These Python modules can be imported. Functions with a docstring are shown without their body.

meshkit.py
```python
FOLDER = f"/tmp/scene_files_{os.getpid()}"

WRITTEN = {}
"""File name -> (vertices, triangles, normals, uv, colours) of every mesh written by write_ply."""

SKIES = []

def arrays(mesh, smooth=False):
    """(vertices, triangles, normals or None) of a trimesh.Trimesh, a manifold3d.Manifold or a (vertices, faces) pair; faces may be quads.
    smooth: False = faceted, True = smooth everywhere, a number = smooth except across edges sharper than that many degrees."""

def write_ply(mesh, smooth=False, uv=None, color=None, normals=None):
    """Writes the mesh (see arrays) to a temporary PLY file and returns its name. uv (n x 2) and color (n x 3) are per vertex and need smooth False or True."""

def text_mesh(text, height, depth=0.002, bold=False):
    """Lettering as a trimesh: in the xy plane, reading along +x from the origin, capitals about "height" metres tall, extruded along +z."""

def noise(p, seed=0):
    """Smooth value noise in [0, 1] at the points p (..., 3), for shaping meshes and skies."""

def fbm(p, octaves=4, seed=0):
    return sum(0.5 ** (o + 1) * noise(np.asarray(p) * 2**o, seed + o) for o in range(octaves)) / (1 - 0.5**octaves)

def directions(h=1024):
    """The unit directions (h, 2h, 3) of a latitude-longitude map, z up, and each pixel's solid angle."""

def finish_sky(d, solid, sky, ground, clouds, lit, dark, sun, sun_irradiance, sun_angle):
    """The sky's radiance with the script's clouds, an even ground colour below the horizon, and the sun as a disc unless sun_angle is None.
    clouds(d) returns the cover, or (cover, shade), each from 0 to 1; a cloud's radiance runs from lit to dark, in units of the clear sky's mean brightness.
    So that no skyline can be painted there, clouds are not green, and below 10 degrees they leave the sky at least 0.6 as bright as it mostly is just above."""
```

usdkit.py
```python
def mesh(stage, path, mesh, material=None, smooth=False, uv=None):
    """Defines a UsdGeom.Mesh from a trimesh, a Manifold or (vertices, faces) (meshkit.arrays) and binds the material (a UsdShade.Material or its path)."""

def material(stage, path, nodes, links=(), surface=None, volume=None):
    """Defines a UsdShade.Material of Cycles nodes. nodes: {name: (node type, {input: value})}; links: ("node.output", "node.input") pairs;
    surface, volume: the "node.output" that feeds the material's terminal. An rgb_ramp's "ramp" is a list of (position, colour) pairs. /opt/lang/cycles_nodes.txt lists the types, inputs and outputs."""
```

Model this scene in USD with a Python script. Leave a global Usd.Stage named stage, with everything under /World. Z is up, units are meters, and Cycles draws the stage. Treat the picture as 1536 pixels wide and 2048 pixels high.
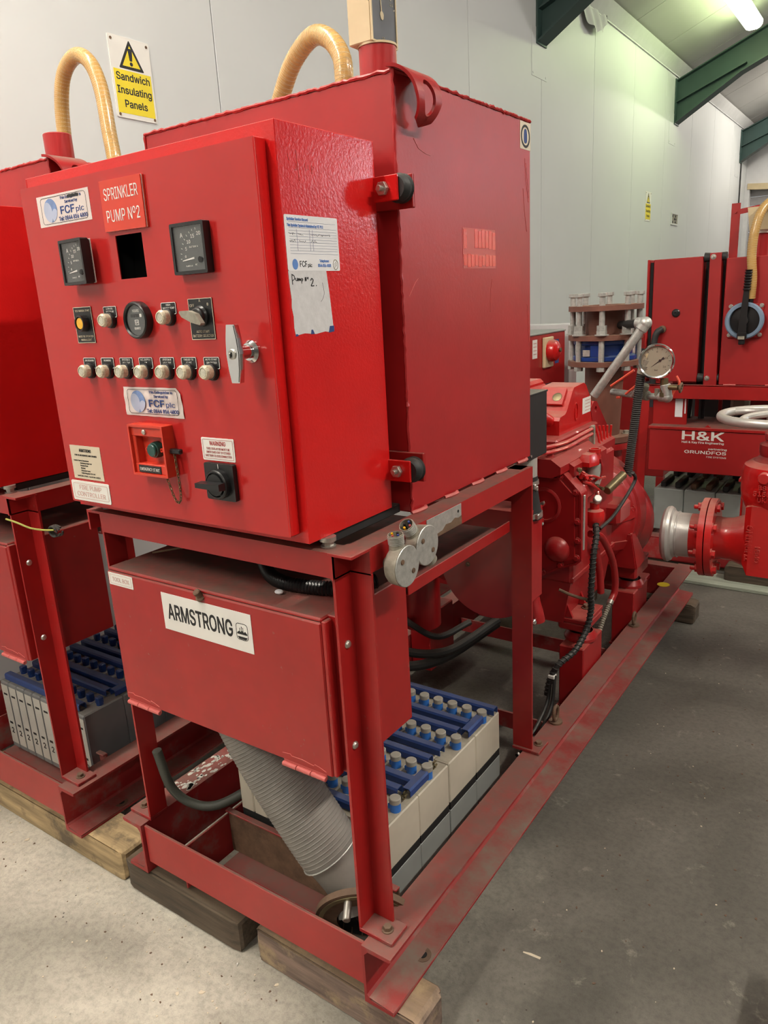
import math, random
import numpy as np
import trimesh
from shapely.geometry import Polygon, Point, box as sbox
from shapely.ops import unary_union
from pxr import Usd, UsdGeom, UsdLux, Gf, Sdf, UsdShade
import usdkit, meshkit

random.seed(7)
RNG = np.random.default_rng(7)
stage = Usd.Stage.CreateInMemory()
UsdGeom.SetStageUpAxis(stage, UsdGeom.Tokens.z)
UsdGeom.SetStageMetersPerUnit(stage, 1.0)
UsdGeom.Xform.Define(stage, '/World')
stage.SetDefaultPrim(stage.GetPrimAtPath('/World'))
UsdGeom.Scope.Define(stage, '/World/Looks')

# ------------------------------------------------------------------ camera, exposure
EXPOSURE = 1.4
LAMP = 26.0            # strength of the fluorescent diffusers
DAY = 9.0             # strength of the daylight panels in the far wall
cam = UsdGeom.Camera.Define(stage, '/World/camera')
R = [(0.82300991, 0.56545088, -0.0540369), (0.11134983, -0.25388736, -0.96080301), (-0.55700619, 0.7847334, -0.27191468)]
cam.AddTransformOp().Set(Gf.Matrix4d(*R[0], 0, *[-c for c in R[1]], 0, *[-c for c in R[2]], 0, 0, 0, 1.55, 1))
cam.CreateHorizontalApertureAttr(36.0)
cam.CreateVerticalApertureAttr(48.0)
cam.CreateFocalLengthAttr(1493.80468 / 1536 * 36)
cam.CreateClippingRangeAttr(Gf.Vec2f(0.01, 200))
cam.CreateExposureAttr(EXPOSURE)
dome = UsdLux.DomeLight.Define(stage, '/World/sky')
dome.CreateIntensityAttr(0.10)
dome.CreateColorAttr(Gf.Vec3f(0.9, 0.95, 1.0))

# ------------------------------------------------------------------ materials
def lin(*c):
    return tuple((v / 255 / 12.92) if v / 255 <= .04045 else ((v / 255 + .055) / 1.055) ** 2.4 for v in c)

def mat(name, col, rough=.5, metal=0., var=.06, vscale=9., bump=0., bscale=120., coat=0., dust=0., dustcol=(.17, .125, .10),
        spots=None, spot=.0, spotscale=14., soft=.02, grain=0, ior=1.5, emit=None, es=0., sss=0., trans=0.):
    """principled paint or metal: slight tone variation, fine relief, dust lying on upward faces, patches of wear"""
    col = np.array(col, float)
    N = {'g': ('geometry', {}), 'n1': ('noise_texture', {'scale': vscale, 'detail': 4., 'roughness': .6}),
         'r1': ('rgb_ramp', {'ramp': [(.3, tuple(col * (1 - var))), (.7, tuple(np.minimum(col * (1 + var), 1)))]}),
         'p': ('principled_bsdf', {'roughness': rough, 'metallic': metal, 'ior': ior, 'coat_weight': coat, 'coat_roughness': .06})}
    L = [('g.position', 'n1.vector'), ('n1.fac', 'r1.fac')]
    if grain:
        N['mp'] = ('mapping', {'scale': (.10, 1., 1.)})
        L[0] = ('mp.vector', 'n1.vector'); L.append(('g.position', 'mp.vector'))
    out = 'r1.color'
    if spots is not None:
        N['n3'] = ('noise_texture', {'scale': spotscale, 'detail': 8., 'roughness': .65})
        N['r3'] = ('rgb_ramp', {'ramp': [(1 - spot - soft * 2, (0, 0, 0)), (1 - spot + soft, (1, 1, 1))]})
        N['m3'] = ('mix', {'mix_type': 'mix', 'color2': spots})
        L += [('g.position', 'n3.vector'), ('n3.fac', 'r3.fac'), ('r3.color', 'm3.fac'), (out, 'm3.color1')]
        out = 'm3.color'
    if dust > 0:
        N['sx'] = ('separate_xyz', {})
        N['mr'] = ('map_range', {'from_min': .55, 'from_max': .95, 'to_min': 0., 'to_max': dust, 'clamp': True})
        N['n2'] = ('noise_texture', {'scale': 16., 'detail': 6., 'roughness': .7})
        N['r2'] = ('map_range', {'from_min': .25, 'from_max': .6, 'to_min': .45, 'to_max': 1., 'clamp': True})
        N['mu'] = ('math', {'math_type': 'multiply'})
        N['m2'] = ('mix', {'mix_type': 'mix', 'color2': dustcol})
        N['rr'] = ('map_range', {'from_min': 0., 'from_max': 1., 'to_min': rough, 'to_max': .85})
        L += [('g.true_normal', 'sx.vector'), ('sx.z', 'mr.value'), ('g.position', 'n2.vector'), ('n2.fac', 'r2.value'), ('mr.result', 'mu.value1'),
              ('r2.result', 'mu.value2'), ('mu.value', 'm2.fac'), (out, 'm2.color1'), ('mu.value', 'rr.value'), ('rr.result', 'p.roughness')]
        out = 'm2.color'
    L.append((out, 'p.base_color'))
    if bump > 0:
        N['nb'] = ('noise_texture', {'scale': bscale, 'detail': 3.})
        N['b'] = ('bump', {'strength': bump, 'distance': .002})
        L += [('mp.vector' if grain else 'g.position', 'nb.vector'), ('nb.fac', 'b.height'), ('b.normal', 'p.normal')]
    if emit is not None:
        N['p'][1].update({'emission_color': emit, 'emission_strength': es})
    if trans:
        N['p'][1]['transmission_weight'] = trans
    if sss:
        N['p'][1].update({'subsurface_weight': sss, 'subsurface_scale': .02, 'subsurface_radius': (1, 1, 1)})
    return usdkit.material(stage, '/World/Looks/' + name, N, L, surface='p.BSDF')

RED = (.58, .011, .011)
M = {}
M['gloss'] = mat('red_gloss_paint', RED, .20, var=.05, bump=.22, bscale=190., dust=.55, dustcol=(.42, .13, .11))
M['door'] = mat('red_door_paint', (.45, .020, .019), .17, var=.04, bump=.03, bscale=160., dust=.5, dustcol=(.5, .17, .15))
M['satin'] = mat('red_tank_paint', (.36, .013, .015), .36, var=.10, vscale=5., bump=.10, bscale=110., dust=.85)
M['frame'] = mat('red_frame_paint', (.34, .011, .011), .36, var=.10, bump=.06, dust=.95, dustcol=(.15, .085, .068), spots=(.30, .09, .07), spot=.30, spotscale=60.)
M['skid'] = mat('red_skid_paint', (.30, .014, .016), .55, var=.18, bump=.12, dust=.92, dustcol=(.17, .085, .07), spots=(.19, .13, .11), spot=.36, spotscale=9., soft=.06)
M['skid_low'] = mat('red_scuffed_flange_paint', (.27, .016, .018), .55, var=.2, bump=.15, dust=.25, spots=(.20, .15, .12), spot=.42, spotscale=7., soft=.09)
M['far_red'] = mat('far_red_paint', (.33, .012, .013), .42, var=.06, dust=.6, dustcol=(.30, .10, .08))
M['engine'] = mat('red_engine_paint', (.33, .010, .012), .34, var=.1, bump=.12, bscale=60., dust=.55, dustcol=(.36, .13, .10), coat=.15)
M['casting'] = mat('red_casting_paint', (.52, .010, .010), .27, var=.08, bump=.30, bscale=70., dust=.8, dustcol=(.45, .24, .19), coat=.3)
M['orange_red'] = mat('orange_red_plastic', (.62, .045, .022), .35, var=.04)
M['weld'] = mat('pale_red_weld', (.52, .11, .10), .5)
M['brown'] = mat('brown_primer', (.16, .062, .042), .6, var=.18, bump=.2, dust=.6, dustcol=(.26, .16, .11))
M['rust'] = mat('rusty_steel', (.13, .075, .045), .75, var=.3, vscale=30., bump=.4, dust=.3)
M['blue'] = mat('blue_valve_paint', (.006, .035, .20), .35, var=.1, dust=.6, dustcol=(.12, .15, .2))
M['bar_blue'] = mat('blue_link_plastic', (.012, .045, .19), .38, var=.12, vscale=40, dust=.55, dustcol=(.12, .13, .19))
M['cap_blue'] = mat('bright_blue_cap', (.03, .16, .55), .4)
M['cap_top'] = mat('dusty_cap_top', (.32, .30, .26), .6)
M['cell'] = mat('battery_case', (.50, .46, .38), .42, var=.10, vscale=6., bump=.04, dust=.75, dustcol=(.24, .21, .16), sss=.0)
M['cell_low'] = mat('battery_case_lower', (.26, .28, .27), .4, var=.08)
M['cell_grey'] = mat('battery_case_grey', (.17, .18, .19), .35, var=.10, dust=.6, dustcol=(.3, .28, .24))
M['cell_label'] = mat('battery_label', (.50, .49, .45), .5, var=.1)
M['chrome'] = mat('chrome', (.72, .72, .72), .12, 1., var=.03, bump=.05)
M['steel'] = mat('zinc_steel', (.52, .50, .46), .38, .85, var=.15, vscale=60.)
M['galv'] = mat('galvanized_steel', (.47, .47, .45), .42, .55, var=.18, vscale=70., bump=.15)
M['galv_dark'] = mat('dull_galvanized', (.30, .28, .23), .55, .3, var=.25, vscale=50., bump=.2)
M['silver'] = mat('silver_paint', (.55, .54, .52), .32, .45, var=.06, dust=.5, dustcol=(.45, .38, .32))
M['brass'] = mat('brass', (.22, .18, .10), .4, .8, var=.2)
M['black'] = mat('black_plastic', (.012, .012, .013), .32, var=.05)
M['rubber'] = mat('black_rubber', (.018, .018, .019), .6, var=.2, dust=.5, dustcol=(.10, .085, .07))
M['blackbox'] = mat('black_steel_box', (.010, .010, .011), .62, var=.2, bump=.1, dust=.8, dustcol=(.30, .29, .25))
M['cable'] = mat('cable_sheath', (.02, .02, .02), .5, dust=.5, dustcol=(.12, .10, .08))
M['grey_cable'] = mat('grey_green_cable', (.06, .065, .055), .55)
M['void'] = mat('dark_interior', (.006, .006, .006), .8)
M['dial_dark'] = mat('dark_grey_dial', (.065, .07, .07), .45, var=.04)
M['dial_slate'] = mat('slate_dial', (.045, .048, .060), .4, var=.3, vscale=25.)
M['dial_cream'] = mat('cream_dial', (.34, .30, .23), .5, var=.03)
M['white'] = mat('white_label', (.74, .72, .69), .5, var=.03)
M['pinkwhite'] = mat('aged_sticker', (.70, .60, .58), .5, var=.05, vscale=25.)
M['paper'] = mat('white_card', (.72, .71, .74), .6, var=.02)
M['paper_torn'] = mat('torn_paper', (.58, .57, .59), .85, var=.07, vscale=60., bump=.2)
M['cream'] = mat('cream_plastic', (.58, .47, .29), .5, var=.08)
M['cream_label'] = mat('cream_label', (.60, .52, .40), .5, var=.06)
M['ink'] = mat('black_ink', (.012, .012, .014), .6)
M['ink_red'] = mat('red_ink', (.38, .06, .06), .6)
M['ink_pale'] = mat('faded_red_ink', (.58, .36, .33), .6)
M['ink_blue'] = mat('blue_ink', (.02, .05, .20), .6)
M['ink_sky'] = mat('sky_blue_ink', (.10, .22, .55), .6)
M['logo_blue'] = mat('pale_blue_print', (.16, .24, .47), .5, var=.25, vscale=60.)
M['logo_pale'] = mat('pale_lilac_print', (.42, .46, .62), .5, var=.1)
M['yellow'] = mat('sign_yellow', (.78, .62, .01), .45, var=.03)
M['wire_green'] = mat('yellow_green_wire', (.30, .30, .06), .5)
M['amber'] = mat('amber_lens', (.80, .42, .01), .2, var=.08, vscale=60., coat=.6)
M['lens'] = mat('clear_lens', (.60, .54, .40), .12, var=.25, vscale=260., coat=.9, bump=.5, bscale=300.)
M['lens_in'] = mat('lens_face', (.50, .47, .38), .15, var=.2, vscale=200., coat=.8)
M['green'] = mat('green_button', (.004, .055, .045), .3, coat=.4)
M['greensteel'] = mat('green_rafter_paint', (.030, .062, .057), .5, var=.15, vscale=3., bump=.05)
M['wood_light'] = mat('old_pale_timber', (.36, .26, .14), .75, var=.4, vscale=45., bump=.6, bscale=90., spots=(.11, .08, .05), spot=.40, spotscale=10., soft=.05, grain=1)
M['wood_mid'] = mat('worn_grey_timber', (.18, .125, .10), .8, var=.5, vscale=50., bump=.8, bscale=100., spots=(.34, .25, .15), spot=.38, spotscale=14., soft=.05, grain=1, dust=.5, dustcol=(.36, .25, .14))
M['wood_dark'] = mat('dark_stained_timber', (.070, .050, .034), .75, var=.55, vscale=50., bump=.7, bscale=100., grain=1, dust=.5, dustcol=(.13, .095, .06))
M['hose'] = mat('amber_hose', (.50, .29, .085), .28, var=.12, vscale=18., coat=.4, bump=.12, bscale=320., sss=.12)
M['duct'] = mat('grey_wrapped_pipe', (.19, .175, .16), .6, var=.16, vscale=12., bump=.15)
M['red_tag'] = mat('orange_tag_plastic', (.85, .12, .07), .4)
M['blue_cover'] = mat('pale_blue_pump_rim', (.17, .24, .34), .45, var=.1)
M['plank'] = mat('pale_green_plank', (.30, .33, .27), .7, var=.2, grain=1, vscale=40.)
M['roof'] = mat('roof_panel_paint', (.47, .46, .45), .5, var=.04, vscale=2., bump=.03)
M['wall'] = mat('wall_panel_paint', (.60, .615, .625), .5, var=.02, vscale=1.5, bump=.03, bscale=40.)
M['wall_far'] = mat('far_wall_paint', (.66, .66, .68), .6, var=.03)
M['trim'] = mat('white_flashing', (.60, .60, .61), .4, var=.05)
M['shutter'] = mat('grey_shutter', (.30, .29, .30), .5, var=.05)
M['housing'] = mat('lamp_housing', (.55, .55, .5), .5)
M['lampglow'] = mat('lamp_diffuser', (.8, .8, .7), .5, emit=(1., .93, .80), es=LAMP)
M['lampgreen'] = mat('lamp_diffuser_greenish', (.8, .8, .6), .5, emit=(.80, 1., .50), es=LAMP * .40)
M['daypanel'] = mat('daylight_panel', (.8, .8, .85), .5, emit=(.88, .92, 1.), es=DAY)
M['warmpanel'] = mat('warm_lit_panel', (.8, .75, .6), .5, emit=(1., .86, .58), es=DAY * .35)
M['lampmid'] = mat('lamp_diffuser_mid', (.8, .8, .7), .5, emit=(1., .93, .80), es=LAMP * 1.3)
M['lampfront'] = mat('lamp_diffuser_front', (.8, .8, .7), .5, emit=(1., .93, .80), es=LAMP * 2.7)
M['dim_wall'] = mat('dim_wall_paint', (.24, .24, .24), .7)

def concrete():
    N = {'g': ('geometry', {}),
         'na': ('noise_texture', {'scale': 1.6, 'detail': 5., 'roughness': .6, 'distortion': .6}),
         'ra': ('rgb_ramp', {'ramp': [(.30, (.125, .118, .103)), (.50, (.20, .188, .165)), (.72, (.28, .265, .235))]}),
         'nb': ('noise_texture', {'scale': 55., 'detail': 8., 'roughness': .75}),
         'rb': ('rgb_ramp', {'ramp': [(.28, (.62, .62, .62)), (.55, (1, 1, 1)), (.8, (1.12, 1.12, 1.12))]}),
         'm1': ('mix', {'mix_type': 'multiply', 'fac': 1.}),
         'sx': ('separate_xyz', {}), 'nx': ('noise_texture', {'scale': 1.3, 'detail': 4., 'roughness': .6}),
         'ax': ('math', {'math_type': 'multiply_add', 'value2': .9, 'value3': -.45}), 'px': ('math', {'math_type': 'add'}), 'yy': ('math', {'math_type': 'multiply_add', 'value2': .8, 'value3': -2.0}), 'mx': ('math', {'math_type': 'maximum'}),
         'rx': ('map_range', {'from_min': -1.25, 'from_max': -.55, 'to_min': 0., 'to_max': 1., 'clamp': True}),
         'wx': ('rgb_ramp', {'ramp': [(0, (2.3, 2.27, 2.2)), (1, (.60, .59, .57))]}), 'm0': ('mix', {'mix_type': 'multiply', 'fac': 1.}),  # lamp light front left, shade under machines painted into the dusty tone
         'vo': ('voronoi_texture', {'scale': 24., 'randomness': 1.}),
         'rv': ('rgb_ramp', {'ramp': [(.035, (1, 1, 1)), (.075, (0, 0, 0))]}),
         'nc': ('noise_texture', {'scale': 5., 'detail': 3.}),
         'rc': ('rgb_ramp', {'ramp': [(.46, (0, 0, 0)), (.56, (1, 1, 1))]}),
         'mm': ('mix', {'mix_type': 'multiply', 'fac': 1.}),
         'm2': ('mix', {'mix_type': 'mix', 'color2': (.05, .042, .033)}),
         'nd': ('noise_texture', {'scale': 9., 'detail': 10., 'roughness': .72, 'distortion': .3}),
         'rd': ('rgb_ramp', {'ramp': [(.60, (0, 0, 0)), (.68, (.55, .55, .55))]}),
         'm3': ('mix', {'mix_type': 'mix', 'color2': (.33, .31, .26)}),
         'ad': ('math', {'math_type': 'multiply_add', 'value2': .35}),
         'b': ('bump', {'strength': .9, 'distance': .005}),
         'p': ('principled_bsdf', {'roughness': .62})}
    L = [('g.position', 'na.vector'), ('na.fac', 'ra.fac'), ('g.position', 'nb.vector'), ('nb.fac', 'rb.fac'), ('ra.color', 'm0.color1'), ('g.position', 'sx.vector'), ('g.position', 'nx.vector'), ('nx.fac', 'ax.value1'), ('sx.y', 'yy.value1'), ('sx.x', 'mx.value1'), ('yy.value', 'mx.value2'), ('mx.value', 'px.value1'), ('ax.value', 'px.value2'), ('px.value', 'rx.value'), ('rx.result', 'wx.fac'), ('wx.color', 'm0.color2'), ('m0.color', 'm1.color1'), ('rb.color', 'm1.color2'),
         ('g.position', 'vo.vector'), ('vo.distance', 'rv.fac'), ('g.position', 'nc.vector'), ('nc.fac', 'rc.fac'), ('rv.color', 'mm.color1'), ('rc.color', 'mm.color2'),
         ('m1.color', 'm3.color1'), ('g.position', 'nd.vector'), ('nd.fac', 'rd.fac'), ('rd.color', 'm3.fac'),
         ('mm.color', 'm2.fac'), ('m3.color', 'm2.color1'), ('m2.color', 'p.base_color'),
         ('nd.fac', 'ad.value1'), ('nb.fac', 'ad.value3'), ('ad.value', 'b.height'), ('b.normal', 'p.normal')]
    return usdkit.material(stage, '/World/Looks/concrete_floor', N, L, surface='p.BSDF')
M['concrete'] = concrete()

def glass():
    N = {'t': ('transparent_bsdf', {}), 'gl': ('glossy_bsdf', {'roughness': .03}), 'm': ('mix_closure', {'fac': .05})}
    return usdkit.material(stage, '/World/Looks/thin_glass', N, [('t.BSDF', 'm.closure1'), ('gl.BSDF', 'm.closure2')], surface='m.closure')
M['glass'] = glass()

# ------------------------------------------------------------------ scene graph helpers
used = {}
def numbered(parent, name):
    k = (parent, name); n = used.get(k, 0); used[k] = n + 1
    return name if n == 0 else f'{name}_{n:03d}'
class Node:
    def __init__(self, path, loc): self.path, self.loc = path, np.array(loc, float)
def tag(path, label=None, cat=None, group=None, kind=None):
    pr = stage.GetPrimAtPath(path)
    for k, v in (('label', label), ('category', cat), ('group', group), ('kind', kind)):
        if v: pr.SetCustomDataByKey(k, v)
def thing(name, label, cat, loc=(0, 0, 0), group=None, kind=None):
    path = '/World/' + numbered('/World', name)
    x = UsdGeom.Xform.Define(stage, path)
    x.AddTranslateOp().Set(Gf.Vec3d(*map(float, loc)))
    tag(path, label, cat, group, kind)
    return Node(path, loc)
def cat_(ms):
    if isinstance(ms, (list, tuple)) and not (len(ms) == 2 and isinstance(ms[0], np.ndarray)):
        return trimesh.util.concatenate([trimesh.Trimesh(*x, process=False) if isinstance(x, tuple) else x for x in ms])
    return trimesh.Trimesh(*ms, process=False) if isinstance(ms, tuple) else ms
def part(parent, name, ms, m, smooth=32, label=None, kind=None):
    """one Mesh under a thing or a part; the mesh is given in world coordinates"""
    t = cat_(ms)
    t = trimesh.Trimesh(t.vertices - parent.loc, t.faces, process=False)
    path = parent.path + '/' + numbered(parent.path, name)
    usdkit.mesh(stage, path, t, M[m], smooth=smooth)
    tag(path, label, None, None, kind)
    return Node(path, parent.loc)
def solo(name, ms, m, label, cat, group=None, kind=None, smooth=32):
    t = cat_(ms)
    b = t.bounds
    loc = np.array([(b[0][0] + b[1][0]) / 2, (b[0][1] + b[1][1]) / 2, b[0][2]])
    path = '/World/' + numbered('/World', name)
    g = usdkit.mesh(stage, path, trimesh.Trimesh(t.vertices - loc, t.faces, process=False), M[m], smooth=smooth)
    g.AddTranslateOp().Set(Gf.Vec3d(*map(float, loc)))
    tag(path, label, cat, group, kind)
    return Node(path, loc)

# ------------------------------------------------------------------ shape helpers
def hull(pts): return trimesh.convex.convex_hull(np.array(pts, float))
def bx(x0, x1, y0, y1, z0, z1, c=.0015):
    c = min(c, abs(x1 - x0) / 3, abs(y1 - y0) / 3, abs(z1 - z0) / 3)
    if c <= 0: return trimesh.creation.box(bounds=[[x0, y0, z0], [x1, y1, z1]])
    lo, hi = np.array([x0, y0, z0]), np.array([x1, y1, z1])
    pts = []
    for s in np.ndindex(2, 2, 2):
        cor = np.where(np.array(s) == 0, lo, hi); d = np.where(np.array(s) == 0, c, -c)
        for k in range(3):
            p = cor + d; p[k] = cor[k]; pts.append(p)
    return hull(pts)
def frame_of(d):
    d = np.array(d, float); d /= np.linalg.norm(d)
    a = np.array([0, 0, 1.]) if abs(d[2]) < .9 else np.array([1., 0, 0])
    u = np.cross(a, d); u /= np.linalg.norm(u)
    return u, np.cross(d, u), d
def lathe(p, d, prof, n=24):
    """profile [(radius, height along d)] turned about the axis through p"""
    u, v, w = frame_of(d); p = np.array(p, float)
    a = np.linspace(0, 2 * math.pi, n, endpoint=False)
    ring = np.cos(a)[:, None] * u + np.sin(a)[:, None] * v
    V, F = [], []
    for r, h in prof: V.append(p + ring * max(r, 1e-5) + w * h)
    V = np.vstack(V)
    k = len(prof)
    for i in range(k - 1):
        for j in range(n):
            q = (j + 1) % n
            F += [[i * n + j, i * n + q, (i + 1) * n + q], [i * n + j, (i + 1) * n + q, (i + 1) * n + j]]
    return trimesh.Trimesh(V, F, process=False)
def cyl(p, q, r, r2=None, n=20, c=0.):
    p, q = np.array(p, float), np.array(q, float); L = np.linalg.norm(q - p); r2 = r if r2 is None else r2
    if c: prof = [(0, 0), (r - c, 0), (r, c), (r2, L - c), (r2 - c, L), (0, L)]
    else: prof = [(0, 0), (r, 0), (r2, L), (0, L)]
    return lathe(p, q - p, prof, n)
def ring(p, d, ro, ri, h, n=32):
    return lathe(p, d, [(ri, 0), (ro, 0), (ro, h), (ri, h), (ri, 0)], n)
def smooth_path(pts, n=40):
    """Catmull-Rom through the points"""
    P = np.array(pts, float); P = np.vstack([2 * P[0] - P[1], P, 2 * P[-1] - P[-2]])
    out = []
    seg = len(P) - 3
    for i in range(seg):
        m = max(2, n // seg)
        for t in np.linspace(0, 1, m, endpoint=False):
            a, b, c, d = P[i:i + 4]
            out.append(.5 * (2 * b + (c - a) * t + (2 * a - 5 * b + 4 * c - d) * t * t + (3 * b - a - 3 * c + d) * t ** 3))
    out.append(P[-2])
    return np.array(out)
def tube(path, r, n=12, rad=None, cap=True):
    P = np.array(path, float); k = len(P)
    T = np.gradient(P, axis=0); T /= np.linalg.norm(T, axis=1)[:, None]
    u, v, _ = frame_of(T[0]); V = []
    a = np.linspace(0, 2 * math.pi, n, endpoint=False)
    for i in range(k):
        u = u - T[i] * (u @ T[i]); u /= np.linalg.norm(u); v = np.cross(T[i], u)
        rr = r if rad is None else rad(i)
        V.append(P[i] + rr * (np.cos(a)[:, None] * u + np.sin(a)[:, None] * v))
    V = np.vstack(V); F = []
    for i in range(k - 1):
        for j in range(n):
            q = (j + 1) % n
            F += [[i * n + j, i * n + q, (i + 1) * n + q], [i * n + j, (i + 1) * n + q, (i + 1) * n + j]]
    if cap:
        V = np.vstack([V, P[0], P[-1]]); c0, c1 = k * n, k * n + 1
        for j in range(n):
            q = (j + 1) % n
            F += [[c0, q, j], [c1, (k - 1) * n + j, (k - 1) * n + q]]
    return trimesh.Trimesh(V, F, process=False)
def resample(P, step):
    P = np.array(P, float); s = np.r_[0, np.cumsum(np.linalg.norm(np.diff(P, axis=0), axis=1))]
    t = np.linspace(0, s[-1], max(3, int(s[-1] / step)))
    return np.stack([np.interp(t, s, P[:, k]) for k in range(3)], 1)
def corrugated(path, r, pitch=.006, depth=.0016, n=14):
    P = resample(path, pitch / 2)
    return tube(P, r, n, rad=lambda i: r + (depth if i % 2 else -depth) / 2)
PL = {'-y': ((1, 0, 0), (0, 0, 1), (0, -1, 0)), '+x': ((0, 1, 0), (0, 0, 1), (1, 0, 0)), 'z': ((1, 0, 0), (0, 1, 0), (0, 0, 1)), '-x': ((0, -1, 0), (0, 0, 1), (-1, 0, 0))}
def place(t, o, pl, rot=0.):
    r_, u_, n_ = [np.array(a, float) for a in PL[pl]] if isinstance(pl, str) else [np.array(a, float) for a in pl]
    v = np.array(t.vertices); c, s = math.cos(rot), math.sin(rot)
    x, y = v[:, 0] * c - v[:, 1] * s, v[:, 0] * s + v[:, 1] * c
    return trimesh.Trimesh(np.array(o, float) + x[:, None] * r_ + y[:, None] * u_ + v[:, 2:3] * n_, t.faces, process=False)
def ext(poly, h, o=(0, 0, 0), pl='z', rot=0.):
    gs = list(getattr(poly, 'geoms', [poly]))
    return cat_([place(trimesh.creation.extrude_polygon(g, h, engine='earcut'), o, pl, rot) for g in gs])
def rrect(x0, x1, y0, y1, r=.004, q=4):
    return sbox(x0 + r, y0 + r, x1 - r, y1 - r).buffer(r, quad_segs=q)
def outline(x0, x1, y0, y1, w=.0012, r=.004):
    return rrect(x0, x1, y0, y1, r).difference(rrect(x0 + w, x1 - w, y0 + w, y1 - w, max(r - w, .0005)))
def text(s, h, o, pl='-y', bold=False, width=None, rot=0., depth=.0005, align='c', maxw=None):
    t = meshkit.text_mesh(s, h, depth, bold)
    v = np.array(t.vertices); x0, x1 = v[:, 0].min(), v[:, 0].max()
    if maxw and x1 - x0 > maxw: width = maxw
    k = 1. if width is None else width / (x1 - x0)
    v[:, 0] = (v[:, 0] - {'c': (x0 + x1) / 2, 'l': x0, 'r': x1}[align]) * k
    return place(trimesh.Trimesh(v, t.faces, process=False), o, pl, rot)
def hexhead(p, d, r, h, washer=True, n=6):
    out = [cyl(p, np.array(p) + np.array(d, float) / np.linalg.norm(d) * h, r, n=n, c=r * .08)]
    if washer: out.append(cyl(p, np.array(p) + np.array(d, float) / np.linalg.norm(d) * h * .22, r * 1.35, n=18))
    return out
def angle(x, y, z0, z1, sx, sy, w=.055, t=.006):
    """vertical L section with its heel at (x, y), legs towards sx and sy"""
    P = Polygon([(0, 0), (sx * w, 0), (sx * w, sy * t), (sx * t, sy * t), (sx * t, sy * w), (0, sy * w)])
    return ext(P, z1 - z0, (x, y, z0))
def grid_sheet(f, nu, nv):
    V, F = [], []
    for i in range(nu + 1):
        for j in range(nv + 1): V.append(f(i / nu, j / nv))
    for i in range(nu):
        for j in range(nv):
            a = i * (nv + 1) + j
            F += [[a, a + 1, a + nv + 2], [a, a + nv + 2, a + nv + 1]]
    return trimesh.Trimesh(np.array(V, float), F, process=False)

# ================================================================== THE BUILDING
fl = solo('floor', bx(-3.0, 10.7, -6, 16.2, -.12, 0, 0), 'concrete', 'worn grey concrete floor with chips, stains, pale flakes and painted-in lamp light and shade', 'floor', kind='structure')
XW = -2.8
wl = thing('wall_left', 'white insulated sandwich-panel side wall with vertical joints', 'wall', (XW, 5, 0), kind='structure')
SEAMS = [-6.0, -4.82, -3.55, -2.28, -1.0, .27, 1.54, 2.806, 4.046, 5.286, 6.57, 7.84, 9.1, 10.37, 11.7, 13.05, 14.41, 15.8]
part(wl, 'backing', bx(XW - .12, XW - .012, -6, 15.8, 0, 4.3, 0), 'trim')
for a, b in zip(SEAMS[:-1], SEAMS[1:]):
    part(wl, 'panel', bx(XW - .014, XW, a + .0025, b - .0025, 0, 4.25, .002), 'wall')
for y in (6.52, 10.70, 14.9):
    part(wl, 'patch_plate', [bx(XW, XW + .003, y - .155, y + .155, 3.255, 3.62, .001)] + [cyl((XW + .003, y + s * .13, 3.28), (XW + .006, y + s * .13, 3.28), .008, n=10) for s in (-1, 1)], 'wall')
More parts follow.
